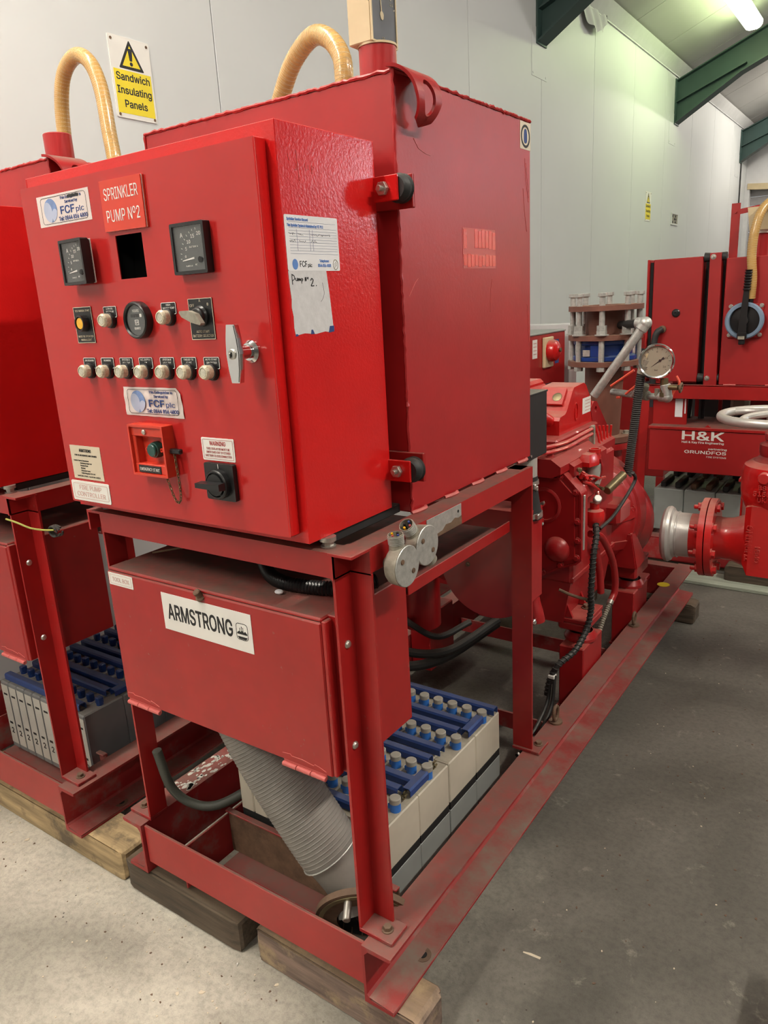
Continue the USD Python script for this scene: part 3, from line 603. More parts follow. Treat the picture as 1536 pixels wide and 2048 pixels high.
def build_cabinet(o, label, full=True):
    ox, oy = o
    c = thing('control_cabinet', label, 'control cabinet', (ox - 1.2175, oy + 1.1, 1.1285))
    x0, x1, y0, y1, z0, z1 = ox - 1.569, ox - .866, oy + .98, oy + 1.2515, 1.1285, 1.8355
    t = .004
    sh = [bx(x0, x0 + t, y0, y1, z0, z1, .0012), bx(x1 - t, x1, y0, y1, z0, z1, .0012), bx(x0 + .001, x1 - .001, y0 + .001, y1, z0, z0 + t, .001), bx(x0 + .001, x1 - .001, y0 + .001, y1, z1 - t, z1, .001), bx(x0 + .001, x1 - .001, y1 - t, y1, z0 + .001, z1 - .001, .001)]
    part(c, 'body', sh, 'gloss')
    part(c, 'front_flange', ext(outline(x0 + .001, x1 - .001, z0 + .001, z1 - .001, .055, .004), .003, (0, y0 + .0035, 0), '-y'), 'gloss')
    part(c, 'rain_lip', [bx(x1 - .058, x1 - .054, y0 - .006, y0 + .002, z0 + .05, z1 - .05), bx(x0 + .054, x0 + .058, y0 - .006, y0 + .002, z0 + .05, z1 - .05)], 'gloss')
    # door with the empty meter opening
    dx0, dx1, dz0, dz1, yf = ox - 1.555, ox - .887, 1.1455, 1.8105, oy + .955
    face = rrect(dx0, dx1, dz0, dz1, .004)
    hole = sbox(ox - 1.2655, 1.6165, ox - 1.1885, 1.695)
    face = face.difference(hole)
    D = part(c, 'door', [ext(face, .0022, (0, yf + .0022, 0), '-y'), ext(rrect(dx0, dx1, dz0, dz1, .004).difference(rrect(dx0 + .0022, dx1 - .0022, dz0 + .0022, dz1 - .0022, .003)), .0215, (0, yf + .0235, 0), '-y')], 'door')
    # rounded long edge of the door
    part(D, 'rolled_edge', hull([(dx1 + a, y_, z) for z in (dz0 + .003, dz1 - .003) for a, y_ in ((-.004, yf - .0004), (-.0015, yf + .0001), (0, yf + .0014), (.0006, yf + .004), (.0006, yf + .0232), (-.003, yf + .0232), (-.004, yf + .003))]), 'gloss')
    part(c, 'gasket', ext(outline(dx0 + .012, dx1 - .012, dz0 + .012, dz1 - .012, .012, .004), .004, (0, yf + .0245, 0), '-y'), 'rubber')
    part(c, 'mount_bracket', [bx(x1 - .002, ox - .8135, oy + 1.2455, oy + 1.2515, z - .0225, z + .0225) for z in (1.7505, 1.211)], 'gloss')
    for z in (1.7505, 1.211):
        p = np.array([ox - .836, oy + 1.2515, z])
        part(c, 'rubber_mount', lathe(p + [.014, 0, 0], (0, 1, 0), [(0, 0), (.020, 0), (.0235, .004), (.0265, .012), (.0235, .0225), (.0265, .0255), (.022, .0315), (0, .0315)], 28), 'rubber')
        part(c, 'mount_bolt', hexhead(p + [-.008, -.006, 0], (0, -1, 0), .0130, .009, False) + [cyl(p + [-.008, -.006, 0], p + [-.008, -.024, 0], .0055, n=14, c=.001)], 'steel')
    part(c, 'spacer_bolt', sum([hexhead((x, y, 1.1085), (0, 0, 1), .011, .012) + [cyl((x, y, 1.12), (x, y, 1.1286), .016, n=16)] for x in (ox - .868, ox - 1.54) for y in (oy + 1.035,)], []), 'steel')
    part(c, 'spacer_shade_plate', bx(ox - 1.53, ox - .872, oy + 1.055, oy + 1.290, 1.1085, 1.1275), 'rubber')  # spacer widened into a dark plate that closes off the light gap
    for z in (1.72, 1.21):
        part(c, 'hinge', [cyl((dx0 - .006, yf + .012, z - .035), (dx0 - .006, yf + .012, z - .0005), .0055, n=12, c=.001), cyl((dx0 - .006, yf + .012, z + .0005), (dx0 - .006, yf + .012, z + .035), .0055, n=12, c=.001)], 'white')
    if not full: return c
    y = yf
    part(c, 'meter_opening', [bx(ox - 1.30, ox - 1.15, y + .06, y + .064, 1.58, 1.73), bx(ox - 1.30, ox - 1.295, y + .004, y + .06, 1.58, 1.73), bx(ox - 1.155, ox - 1.15, y + .004, y + .06, 1.58, 1.73), bx(ox - 1.30, ox - 1.15, y + .004, y + .06, 1.58, 1.585), bx(ox - 1.30, ox - 1.15, y + .004, y + .06, 1.725, 1.73)], 'void')
    fcf_sticker(c, -1.5005, -1.3265, 1.731, 1.789, y)
    NP = part(c, 'nameplate', [ext(rrect(-.0595, .0595, -.0445, .0445, .001), .0022, (-1.2245, y - .0042, 1.747), '-y', -.012)], 'orange_red', label='engraved pinkish red nameplate')
    part(NP, 'plate_core', ext(rrect(-.0597, .0600, -.0447, .0447, .001), .0016, (-1.2245, y - .0026, 1.747), '-y', -.012), 'white')
    part(NP, 'backing_plate', ext(rrect(-.0585, .0612, -.0445, .0445, .001), .0026, (-1.2240, y, 1.747), '-y', -.012), 'orange_red')
    part(NP, 'lettering', [text('SPRINKLER', .0205, (-1.2245, y - .0064, 1.757), '-y', width=.098), text('PUMP Nº2', .0205, (-1.2245, y - .0064, 1.719), '-y', width=.096)], 'white')
    ammeter(c, -1.372, 1.6555, y, .09, .012)
    ammeter(c, -1.0505, 1.6555, y)
    PB = part(c, 'push_button', ext(rrect(-.030, .030, -.036, .036, .001), .0014, (-1.404, y, 1.535), '-y'), 'black', label='amber push button on a black plate')
    part(PB, 'plate_rim', ext(outline(-.030, .030, -.036, .036, .0012, .001), .0006, (-1.404, y - .0014, 1.535), '-y'), 'cream_label')
    part(PB, 'lettering', [text('TEST MANUAL START', .0040, (-1.404, y - .0014, 1.5615), '-y', width=.050), text('MUST BE OPERATED', .0040, (-1.404, y - .0014, 1.5105), '-y', width=.050), text('WHEN ALIGHT', .0040, (-1.404, y - .0014, 1.5035), '-y', width=.036)], 'cream_label')
    part(PB, 'collar', lathe((-1.401, y - .001, 1.5385), (0, -1, 0), [(.0165, 0), (.0165, .012), (.0150, .0145), (.0128, .0145), (.0128, .006), (0, .006)], 28), 'black')
    part(PB, 'amber_lens', lathe((-1.401, y - .007, 1.5385), (0, -1, 0), [(.0122, 0), (.0122, .005), (.0108, .0068), (.006, .0072), (0, .0070)], 24), 'amber')
    lamp_unit(c, -1.3135, 1.5425, y, ['LOW OIL', 'PRESSURE'])
    lamp_unit(c, -1.1385, 1.5425, y, ['HIGH', 'WATER TEMP'])
    HM = part(c, 'hour_meter', lathe((-1.2225, y, 1.5395), (0, -1, 0), [(.0345, 0), (.0350, .012), (.0340, .0155), (.0315, .0170), (.0285, .0150), (.0280, .010), (0, .010)], 40), 'black', label='round black hour meter')
    part(HM, 'dial', cyl((-1.2225, y - .0100, 1.5395), (-1.2225, y - .0108, 1.5395), .0280, n=36), 'dial_dark')
    hp = y - .0108
    part(HM, 'lettering', [text('HOURS', .0052, (-1.2225, hp, 1.5545), '-y', maxw=.019), text('QUARTZ', .0042, (-1.2225, hp, 1.5225), '-y', True, maxw=.018)], 'white')
    part(HM, 'counter', [bx(-1.2385 + .0043 * k, -1.2352 + .0043 * k, hp - .0006, hp, 1.5450, 1.5510, 0) for k in range(6)], 'black')
    part(HM, 'counter_digit', [bx(-1.2118, -1.2060, hp - .0008, hp, 1.5450, 1.5510, 0), ext(outline(-.0055, .0055, -.005, .005, .0012, .0008), .0005, (-1.2225, hp, 1.5355), '-y'), text('QH', .0045, (-1.2225, hp, 1.5335), '-y', maxw=.007)], 'white')
    part(HM, 'meter_glass', cyl((-1.2225, y - .0125, 1.5395), (-1.2225, y - .0131, 1.5395), .0286, n=36), 'glass')
    SS = part(c, 'selector_switch', ext(rrect(-.031, .031, -.036, .036, .0015), .0014, (-1.053, y, 1.536), '-y'), 'black', label='battery selector switch with metal lever')
    part(SS, 'plate_rim', ext(outline(-.031, .031, -.036, .036, .0012, .0015), .0006, (-1.053, y - .0014, 1.536), '-y'), 'cream_label')
    part(SS, 'lettering', [text('OFF', .0048, (-1.0745, y - .0014, 1.5575), '-y'), text('A', .0048, (-1.0535, y - .0014, 1.5655), '-y'), text('B', .0048, (-1.0335, y - .0014, 1.5585), '-y'), text('AUTO START', .0045, (-1.053, y - .0014, 1.5120), '-y', width=.034), text('BATTERY SELECTOR', .0045, (-1.053, y - .0014, 1.5045), '-y', width=.054)], 'cream_label')
    kc = np.array([-1.051, y - .0014, 1.541])
    part(SS, 'switch_collar', lathe(kc, (0, -1, 0), [(.0185, 0), (.0185, .005), (.0155, .008), (.0150, .0130), (.0125, .0150), (0, .0150)], 28), 'black')
    lev = Polygon([(-.030, .0035), (-.010, .0085), (.010, .0075), (.026, -.0055), (.024, -.0095), (.002, -.0100), (-.024, -.0060), (-.031, 0)])
    part(SS, 'lever', [ext(lev, .010, kc + [-.002, -.0150, 0], '-y', -.25)], 'galv_dark')
    for k, (xx, ln) in enumerate(zip((-1.4060, -1.3455, -1.2850, -1.2250, -1.1620, -1.1010, -1.0405), (['ON DEMAND'], ['RUNNING'], ['SYSTEM A', 'HEALTHY'], ['A.C. SUPPLY', 'ON'], ['SYSTEM B', 'HEALTHY'], ['FAILED TO', 'START'], ['AUTO START', 'INHIBITED']))):
        lamp_unit(c, xx, 1.4430, y, ln)
    # chrome tee handle with its key
    TH = part(c, 'tee_handle', lathe((-.939, y, 1.478), (0, -1, 0), [(.0195, 0), (.0195, .003), (.0150, .0085), (.0120, .0085), (.0120, .005), (0, .005)], 32), 'chrome', label='chrome tee handle with key')
    part(TH, 'stem', cyl((-.939, y - .005, 1.478), (-.939, y - .036, 1.478), .0115, n=24), 'chrome')
    hb = Polygon([(-.0085, .0475), (.0085, .0475), (.0125, .026), (.0148, 0), (.0125, -.026), (.0085, -.0475), (-.0085, -.0475), (-.0125, -.026), (-.0148, 0), (-.0125, .026)]).buffer(.001)
    part(TH, 'grip', [ext(hb, .0105, (-.939, y - .0345, 1.477), '-y'), place(ext(hb.buffer(-.002), .0012), (-.939, y - .045, 1.477), '-y')], 'chrome')
    part(TH, 'lock', lathe((-.939, y - .0450, 1.477), (0, -1, 0), [(.0090, 0), (.0090, .0025), (.0075, .0035), (0, .0035)], 24), 'steel')
    part(TH, 'key', [ext(unary_union([Point(-.016, -.002).buffer(.0105), rrect(-.010, .002, -.0060, .0020, .001)]).difference(Point(-.0215, 0).buffer(.0022)), .0016, (-.9410, y - .0500, 1.477), ((.75, -.66, 0), (0, 0, 1), (-.66, -.75, 0)))], 'steel')
    part(TH, 'keyway', bx(-.9405, -.9380, y - .0490, y - .0484, 1.4735, 1.4805, 0), 'void')
    fcf_sticker(c, -1.3065, -1.1330, 1.3545, 1.4110, y, True)
    # break-glass style start box
    bxx0, bxx1, bz0, bz1, bd = -1.2790, -1.1730, 1.2365, 1.3400, .027
    ES = part(c, 'emergency_start_box', [ext(rrect(bxx0, bxx1, bz0, bz1, .0025).difference(rrect(bxx0 + .0045, bxx1 - .0045, bz0 + .0045, bz1 - .0045, .002)), bd, (0, y, 0), '-y'), bx(bxx0 + .004, bxx1 - .004, y - .004, y - .0005, bz0 + .004, bz1 - .004),
                                         bx(bxx0 + .004, bxx1 - .004, y - .022, y - .002, bz1 - .024, bz1 - .004), bx(bxx0 + .004, bxx1 - .004, y - .022, y - .002, bz0 + .004, bz0 + .024), bx(bxx0 + .004, bxx0 + .014, y - .021, y - .002, bz0 + .02, bz1 - .02)], 'orange_red', label='open fronted orange-red start box')
    part(ES, 'cover_screw', lathe((-1.2330, y - .022, 1.3255), (0, -1, 0), [(.0052, 0), (.0052, .003), (.003, .0045), (0, .0048)], 18), 'steel')
    part(ES, 'button', lathe((-1.2180, y - .004, 1.2890), (0, -1, 0), [(.0165, 0), (.0165, .010), (.0150, .014), (.0135, .0145), (.0130, .019), (.011, .0205), (0, .0205)], 30), 'green')
    part(ES, 'boss', [ring((x, y - .004, 1.2890), (0, -1, 0), .0042, .0018, .010, 14) for x in (-1.2425, -1.1985)], 'orange_red')
    part(ES, 'tag', [bx(-1.2640, -1.1960, y - .0232, y - .0222, 1.2425, 1.2575)], 'black')
    part(ES, 'tag_lettering', [text('EMERGENCY START', .0062, (-1.2300, y - .0232, 1.2468), '-y', width=.060)], 'white')
    part(ES, 'hammer_clip', bx(-1.172, -1.142, y - .017, y - .007, 1.2845, 1.2945, .002), 'black')
    # chain
    cp = resample(smooth_path([(-1.163, y - .012, 1.286), (-1.160, y - .013, 1.255), (-1.1585, y - .013, 1.215), (-1.1620, y - .012, 1.192), (-1.1710, y - .012, 1.184), (-1.1810, y - .012, 1.196), (-1.1890, y - .012, 1.216), (-1.1950, y - .013, 1.2365)], 80), .0066)
    links = []
    for k in range(len(cp) - 1):
        a, b = cp[k], cp[k + 1]; d = b - a; d /= np.linalg.norm(d)
        sd = np.cross(d, [0, 1, 0]) if k % 2 else np.array([0, 1., 0]); sd = sd / np.linalg.norm(sd); m_ = (a + b) / 2
        links.append(tube([m_ + d * .0050 * math.cos(q) + sd * .0024 * math.sin(q) for q in np.linspace(0, 2 * math.pi, 11)], .00085, 5, cap=False))
    part(ES, 'chain', links, 'brass')
    WL = part(c, 'warning_label', ext(rrect(-.0435, .0435, -.0218, .0218, .003), .0012, (-1.0505, y, 1.298), '-y'), 'white', label='white and red engraved warning label')
    part(WL, 'border_line', ext(outline(-.040, .040, -.0185, .0185, .0006, .002), .0003, (-1.0505, y - .0012, 1.298), '-y'), 'ink_red')
    part(WL, 'lettering', [text('WARNING', .0078, (-1.0505, y - .0012, 1.3055), '-y', True, width=.043), text('THIS ISOLATOR MUST BE', .0042, (-1.0505, y - .0012, 1.2970), '-y', width=.062), text('SWITCHED OFF IF EITHER', .0042, (-1.0505, y - .0012, 1.2902), '-y', width=.064), text('BATTERY IS DISCONNECTED', .0042, (-1.0505, y - .0012, 1.2834), '-y', width=.070)], 'ink_red')
    IS = part(c, 'isolator_switch', ext(rrect(-.0385, .0385, -.0355, .0355, .004), .010, (-1.0465, y, 1.2375), '-y'), 'black', label='black rotary battery isolator')
    ic = np.array([-1.0465, y - .010, 1.2345])
    part(IS, 'dial_ring', lathe(ic, (0, -1, 0), [(.0285, 0), (.0285, .010), (.0265, .012), (.0240, .012), (.0230, .006), (0, .006)], 36), 'black')
    part(IS, 'knob', [cyl(ic + [0, -.006, 0], ic + [0, -.014, 0], .021, n=30), hull([ic + np.array(p) for p in ((-.034, -.014, .006), (-.034, -.014, -.006), (-.036, -.030, .0045), (-.036, -.030, -.0045), (.028, -.014, .0075), (.028, -.014, -.0075), (.026, -.028, .006), (.026, -.028, -.006))])], 'black')
    part(IS, 'pointer_line', bx(-1.0472, -1.0458, y - .0104, y - .010, 1.2635, 1.2720, 0), 'white')
    CL = part(c, 'rating_label', ext(rrect(-.055, .055, -.038, .038, .0012), .0008, (-1.4765, y, 1.240), '-y'), 'cream_label', label='yellowed maker label with small print')
    part(CL, 'lettering', [text('ARMSTRONG', .0065, (-1.4765, y - .0008, 1.2640), '-y', True, width=.044), text('FOR 24 HR SERVICE AND SPARES', .0034, (-1.4765, y - .0008, 1.2545), '-y', True, width=.080)] +
         [text(t, .0030, (-1.5230 + ind, y - .0008, 1.2425 - .0057 * k), '-y', align='l') for k, (t, ind) in enumerate((('Contact: Spares Department', 0), ('Armstrong Pumps Ltd', .022), ('Peartree Road', .022), ('Stanway', .022), ('Colchester Essex', .022), ('United Kingdom CO3 5JX', .022)))] + [text('Tel 01206 579491   Fax 01206 760532', .0030, (-1.4765, y - .0008, 1.2070), '-y', width=.084)], 'ink')
    FP = part(c, 'title_label', ext(rrect(-.0690, .0690, -.0230, .0230, .004), .0016, (-1.4775, y, 1.1735), '-y'), 'white', label='white fire pump controller label in the lower corner')
    part(FP, 'border_line', ext(outline(-.063, .063, -.0175, .0175, .0010, .004), .0003, (-1.4775, y - .0016, 1.1735), '-y'), 'ink_pale')
    part(FP, 'lettering', [text('FIRE PUMP', .0105, (-1.4775, y - .0016, 1.1765), '-y', width=.080), text('CONTROLLER', .0105, (-1.4775, y - .0016, 1.1610), '-y', width=.104)], 'ink_pale')
    # service card and torn paper on the cabinet side
    X = x1
    SC = part(c, 'service_card', ext(rrect(0, .141, 0, .0885, .003), .0006, (X, .984, 1.606), '+x'), 'paper', label='white service record card')
    Q = lambda yy, zz: (X + .0006, yy, zz)
    part(SC, 'ruled_line', [bx(X + .0006, X + .0008, .994, 1.121 if k else 1.119, 1.6835 - .00455 * k, 1.6838 - .00455 * k, 0) for k in (0, 2, 3, 4, 5, 6, 7, 8, 9, 10, 11)] + [bx(X + .0006, X + .0008, yy, yy + .0004, 1.6385, 1.6725, 0) for yy in (1.013, 1.046, 1.054)], 'ink_blue')
    part(SC, 'lettering', [text('Sprinkler Service Record', .0042, Q(.990, 1.6860), '+x', True, align='l', width=.054), text('This Sprinkler System is Maintained by FCF PLC', .0042, Q(.990, 1.6762), '+x', True, align='l', width=.094), text('0844 856 4800', .0050, Q(1.0810, 1.6125), '+x', True, width=.036), text('Telephone:', .0042, Q(1.0810, 1.6205), '+x', True, width=.026)], 'ink_sky')
    part(SC, 'name_lettering', [text('FCF', .0095, Q(1.0150, 1.6125), '+x', align='l', width=.0185), text('plc', .0060, Q(1.0360, 1.6125), '+x', align='l')], 'ink')
    from shapely import affinity
    part(SC, 'emblem', ext(affinity.scale(Point(0, 0).buffer(1), .0070, .0085), .0003, Q(1.0030, 1.6165), '+x'), 'ink_sky')
    part(SC, 'round_emblem', [ext(affinity.scale(Point(0, 0).buffer(1).difference(Point(0, 0).buffer(.84)), .0075, .0090), .0003, Q(1.1125, 1.6165), '+x')] + [place(ext(sbox(-.005, -.0004, .005, .0004), .0003), Q(1.1125, 1.6165 + .003 * k), '+x', .6) for k in (-1, 0, 1)], 'galv_dark')
    hw = []
    r3 = np.random.default_rng(11)
    for zz, a, b in ((1.6650, .992, 1.008), (1.6650, 1.015, 1.030), (1.6645, 1.049, 1.102), (1.6535, .993, 1.008), (1.6532, 1.017, 1.035), (1.6530, 1.050, 1.064)):
        n = int((b - a) / .0011); P = [(X + .0008, a + (b - a) * k / n, zz + .0012 * r3.standard_normal()) for k in range(n + 1)]
        hw.append(tube(P, .00022, 4))
    part(SC, 'handwriting', hw, 'ink')
    tornp = Polygon([(.000, .104), (.101, .104), (.106, .062), (.111, .000), (.1015, -.0015), (.086, .0008), (.060, -.002), (.030, .001), (.006, -.0015), (.0035, .012), (.0045, .030), (.0015, .045), (.003, .058), (.001, .080)])
    TP = part(c, 'torn_paper', ext(tornp, .0004, (X, .984, 1.502), '+x'), 'paper_torn', label='torn white paper marked with handwriting')
    part(TP, 'dark_scrap', [ext(Polygon([(.0955, -.002), (.112, -.0005), (.1125, .0095), (.100, .0095)]), .0005, (X, .984, 1.502), '+x'), ext(Polygon([(.006, -.003), (.014, -.002), (.011, .001), (.006, .001)]), .0005, (X, .984, 1.502), '+x'), ext(Polygon([(.046, -.0015), (.056, -.0015), (.052, .006), (.048, .006)]), .0007, (X, .984, 1.502), '+x')], 'ink_blue')
    hand = []
    def scribble(pts, w=.0007): hand.append(tube(smooth_path([(X + .0005, .984 + a, 1.502 + b) for a, b in pts], 24), w, 5))
    scribble([(.0085, .082), (.0080, .094), (.0095, .0985)]); scribble([(.0075, .0985), (.013, .0965), (.0145, .0915), (.0095, .0885)]); scribble([(.017, .0925), (.0175, .0890), (.0205, .0885), (.0215, .0925), (.0220, .0880)])
    scribble([(.0235, .0875), (.0240, .0920), (.0265, .0880), (.0270, .0920), (.0295, .0880), (.0300, .0915)]); scribble([(.0320, .0835), (.0325, .0915), (.0355, .0900), (.0335, .0870)]); scribble([(.0410, .0870), (.0420, .0935), (.0440, .0875), (.0450, .0940)]); scribble([(.0475, .0925), (.0495, .0935), (.0490, .0905), (.0475, .0925)])
    scribble([(.0560, .0880), (.0590, .0915), (.0625, .0890), (.0600, .0840), (.0565, .0795), (.0640, .0795)], .0009); hand.append(cyl((X, 1.0545, 1.5815), (X + .0008, 1.0545, 1.5815), .0010, n=8))
    scribble([(.0875, .0840), (.0905, .0700), (.0880, .0600), (.0800, .0520)], .0003)
    part(TP, 'handwriting', hand, 'ink')
    part(c, 'scratch', [tube([(X + .0002, a, b) for a, b in P], .0005, 5) for P in ([(1.028, 1.795), (1.030, 1.765), (1.031, 1.748)], [(1.007, 1.787), (1.008, 1.777)], [(1.022, 1.765), (1.026, 1.765), (1.026, 1.775)], [(1.048, 1.776), (1.049, 1.766), (1.056, 1.768), (1.056, 1.775)], [(1.065, 1.762), (1.065, 1.775), (1.071, 1.772), (1.066, 1.768)])], 'weld')
    return c

def build_toolbox(o, label, full=True):
    ox, oy = o
    b = thing('tool_box', label, 'box', (ox - 1.19, oy + 1.12, .63))
    x0, x1, zb, zt = ox - 1.527, ox - .848, .628, .974
    part(b, 'body', bx(x0 + .004, x1, oy + 1.018, oy + 1.262, zb, zt, .002), 'frame')
    yd = oy + .992
    part(b, 'door', bx(x0, ox - .868, yd, oy + 1.016, zb - .003, zt - .008, .003), 'frame')
    part(b, 'door_edge_lip', bx(ox - .8675, ox - .857, yd + .002, oy + 1.016, zb, zt - .004, .002), 'frame')
    part(b, 'lid_dust_edge', bx(x0 + .002, ox - .868, oy + .9955, oy + 1.05, zt - .0085, zt + .0005, .003), 'frame')
    for xa, xb in ((ox - 1.520, ox - 1.400), (ox - 1.002, ox - .884)):
        part(b, 'hinge', [cyl((xa + (xb - xa) * k / 3 + .0006, yd - .002, zb - .010), (xa + (xb - xa) * (k + 1) / 3 - .0006, yd - .002, zb - .010), .0055, n=12, c=.0008) for k in range(3)] + [bx(xa, xb, yd + .001, yd + .004, zb - .012, zb + .004)], 'weld')
        P = [(xa, zb + .014), (xa + .022, zb + .017), (xa + .026, zb + .013), (xa + .055, zb + .014), (xa + .085, zb + .010), (xa + .088, zb + .014), (xa + .100, zb + .012), (xa + .118, zb + .006)]
        part(b, 'paint_crack', tube([(x, yd - .0001, z) for x, z in P], .0009, 5), 'weld')
    if not full: return b
    S_ = part(b, 'sign_plate', bx(-1.3330, -1.0535, yd - .0012, yd, .857, .9465, .0003), 'white', label='white maker sign with bold black lettering')
    ys = yd - .0012
    part(S_, 'lettering', text('ARMSTRONG', .036, (-1.3160, ys, .886), '-y', True, align='l', width=.206), 'ink')
    part(S_, 'logo_frame', ext(outline(0, .034, 0, .038, .0011, .008), .0004, (-1.0995, ys, .8835), '-y'), 'ink')
    part(S_, 'logo', [ext(unary_union([Polygon([(.0025, .013), (.0025, .016), (.008, .020), (.012, .018), (.017, .022), (.022, .018), (.026, .021), (.0315, .016), (.0315, .013)]), Polygon([(.0028, .0075), (.0312, .0075), (.027, .0020), (.007, .0020)]), sbox(.0105, .018, .0117, .027), sbox(.0155, .020, .0167, .031), sbox(.0198, .018, .0208, .029)]), .0004, (-1.0995, ys, .8835), '-y')], 'ink')
    TL = part(b, 'small_label', ext(rrect(-.0445, .0445, -.0155, .0155, .001), .0012, (-1.4755, yd, .9485), '-y'), 'white', label='small faded tool box label')
    part(TL, 'border_line', ext(outline(-.0395, .0395, -.0115, .0115, .0007, .001), .0003, (-1.4755, ys, .9485), '-y'), 'ink_pale')
    part(TL, 'lettering', text('TOOL BOX', .0105, (-1.4755, ys, .9432), '-y', width=.062), 'ink_pale')
    part(b, 'thumb_latch', lathe((-1.2005, yd + .002, .9560), (0, -.55, .84), [(.011, 0), (.012, .004), (.008, .007), (.0065, .013), (.0085, .015), (.0085, .021), (.006, .023), (0, .023)], 18), 'rust')
    return b

def build_battery(o, label, x0, x1, rows, z0, zt, grey=False, labels=False):
    """bank of slim nickel cells: rows along y, cells along x"""
    ox, oy = o
    b = thing('battery_bank', label, 'battery', (ox + (x0 + x1) / 2, oy + rows[0], z0))
    n = int(round((x1 - x0) / .048)); w = (x1 - x0) / n
    for r, yc in enumerate(rows):
        for k in range(n):
            xa = ox + x1 - (k + 1) * w; xb = xa + w
            if grey:
                cl = part(b, 'cell', bx(xa + .0008, xb - .0008, oy + yc - .073, oy + yc + .073, z0, zt, .004), 'cell_grey')
            else:
                cl = part(b, 'cell', [bx(xa + .0008, xb - .0008, oy + yc - .0735, oy + yc + .0735, .252, zt, .003)], 'cell')
                part(cl, 'lower_case', bx(xa + .0010, xb - .0010, oy + yc - .0735, oy + yc + .0735, z0, .2305, .002), 'cell_low')
            if labels and r == 0:
                part(cl, 'cell_label', bx(xa + .004, xb - .004, oy + yc - .0738, oy + yc - .0732, z0 + .02, zt - .012, 0), 'cell_label')
                part(cl, 'cell_mark', [bx(xa + .012, xb - .014, oy + yc - .0742, oy + yc - .0737, zt - .05, zt - .043, 0), text('2', .02, ((xa + xb) / 2, oy + yc - .0739, z0 + .06), '-y', True), bx(xa + .014, xb - .016, oy + yc - .0742, oy + yc - .0737, z0 + .095, z0 + .103, 0)], 'ink')
            xc = xb - .020
            if not grey:
                cp_ = part(b, 'vent_cap', [cyl((xc, oy + yc, zt - .001), (xc, oy + yc, zt + .022), .0135, n=18), bx(xc - .0165, xc - .008, oy + yc - .009, oy + yc - .003, zt + .004, zt + .018)], 'cap_blue')
                part(cp_, 'cap_top', cyl((xc, oy + yc, zt + .021), (xc, oy + yc, zt + .036), .0145, n=18, c=.0015), 'cap_top')
            else:
                part(b, 'vent_cap', [cyl((xc, oy + yc, zt - .001), (xc, oy + yc, zt + .022), .011, n=14), bx(xc - .010, xc + .010, oy + yc - .010, oy + yc + .010, zt + .005, zt + .028, .003)], 'bar_blue')
        if not grey:
            part(b, 'strap', bx(ox + x0 + .001, ox + x1 - .0012, oy + yc - .072, oy + yc + .072, .2300, .2525, .001), 'void')
    def bar(p, q):
        p, q = np.array(p, float), np.array(q, float); d = (q - p) / np.linalg.norm(q - p); s = np.array([-d[1], d[0], 0])
        C_ = [(-.013, 0), (-.013, .016), (-.009, .021), (.009, .021), (.013, .016), (.013, 0), (.0105, 0), (.0105, .0155), (.008, .0185), (-.008, .0185), (-.0105, .0155), (-.0105, 0)]
        return ext(Polygon(C_), np.linalg.norm(q - p), p, (tuple(s), (0, 0, 1), tuple(np.cross(s, [0, 0, 1]))))
    R_ = len(rows)
    for r, yc in enumerate(rows):
        for sgn, inset in ((1, .040), (-1, .035)):
            if r == R_ - 1 and sgn == 1: inset = .001
            if r < R_ - 1 and r % 2 == 1 and sgn == -1: inset = .012
            yy = oy + yc + sgn * .050
            part(b, 'link_cover', bar((ox + x1 - inset, yy, zt + .004), (ox + x0 + .02, yy, zt + .004)), 'bar_blue', smooth=20)
    for r in range(0, R_ - 1, 2):
        part(b, 'cross_link_cover', bar((ox + x1 - .021, oy + rows[r] + .05, zt + .007), (ox + x1 - .021, oy + rows[r + 1] - .012, zt + .007)), 'bar_blue', smooth=20)
    if not grey:
        part(b, 'link_terminal', [cyl((ox + x1 - .021 + a, oy + yy + b_, zt + .006 + c_), (ox + x1 - .021 + a, oy + yy + b_ - .012, zt + .006 + c_), .0028, n=8) for yy in (rows[0] + .05, rows[1] + .045) for a, b_, c_ in ((-.006, 0, .004), (.004, -.003, .009), (.002, -.006, .003), (-.003, .004, .012))], 'brass')
    return b

# ================================================================== PLACE PUMP SETS
O2, O1 = (0, 0), (-1.085, -.012)
build_skid(O2, 'red channel-steel skid under the nearest pump set, resting on timber blocks')
build_frame(O2, 'red angle-iron frame of four legs carrying the big red fuel tank and control cabinet')
build_tank(O2, 'large red fuel tank behind the control cabinet, with dial gauge on its pipe', 2.036, gauge=True, redpatch=True)
build_cabinet(O2, 'red control cabinet with lamps, meters and chrome handle on its door')
build_toolbox(O2, 'red tool box with black and white maker sign, bolted below the control cabinet')
build_battery(O2, 'bank of cream battery cells with blue link covers under the tool box', -1.355, -.876, (1.241, 1.388, 1.539, 1.688), .125, .374)
build_skid(O1, 'red skid of the pump set at the left edge, holding grey batteries', False)
build_frame(O1, 'red frame legs at the left edge, behind the near control cabinet', False)
build_tank(O1, 'red fuel tank at the upper left edge with an open pipe stub', 2.045)
build_cabinet(O1, 'dark red control cabinet cut off by the left edge of the photo', False)
build_toolbox(O1, 'plain red tool box cut off by the left edge of the photo', False)
build_battery(O1, 'bank of grey battery cells with dark blue link covers at the left edge', -1.355, -.876, (1.20, 1.347, 1.494, 1.641, 1.788), .12, .375, grey=True, labels=True)

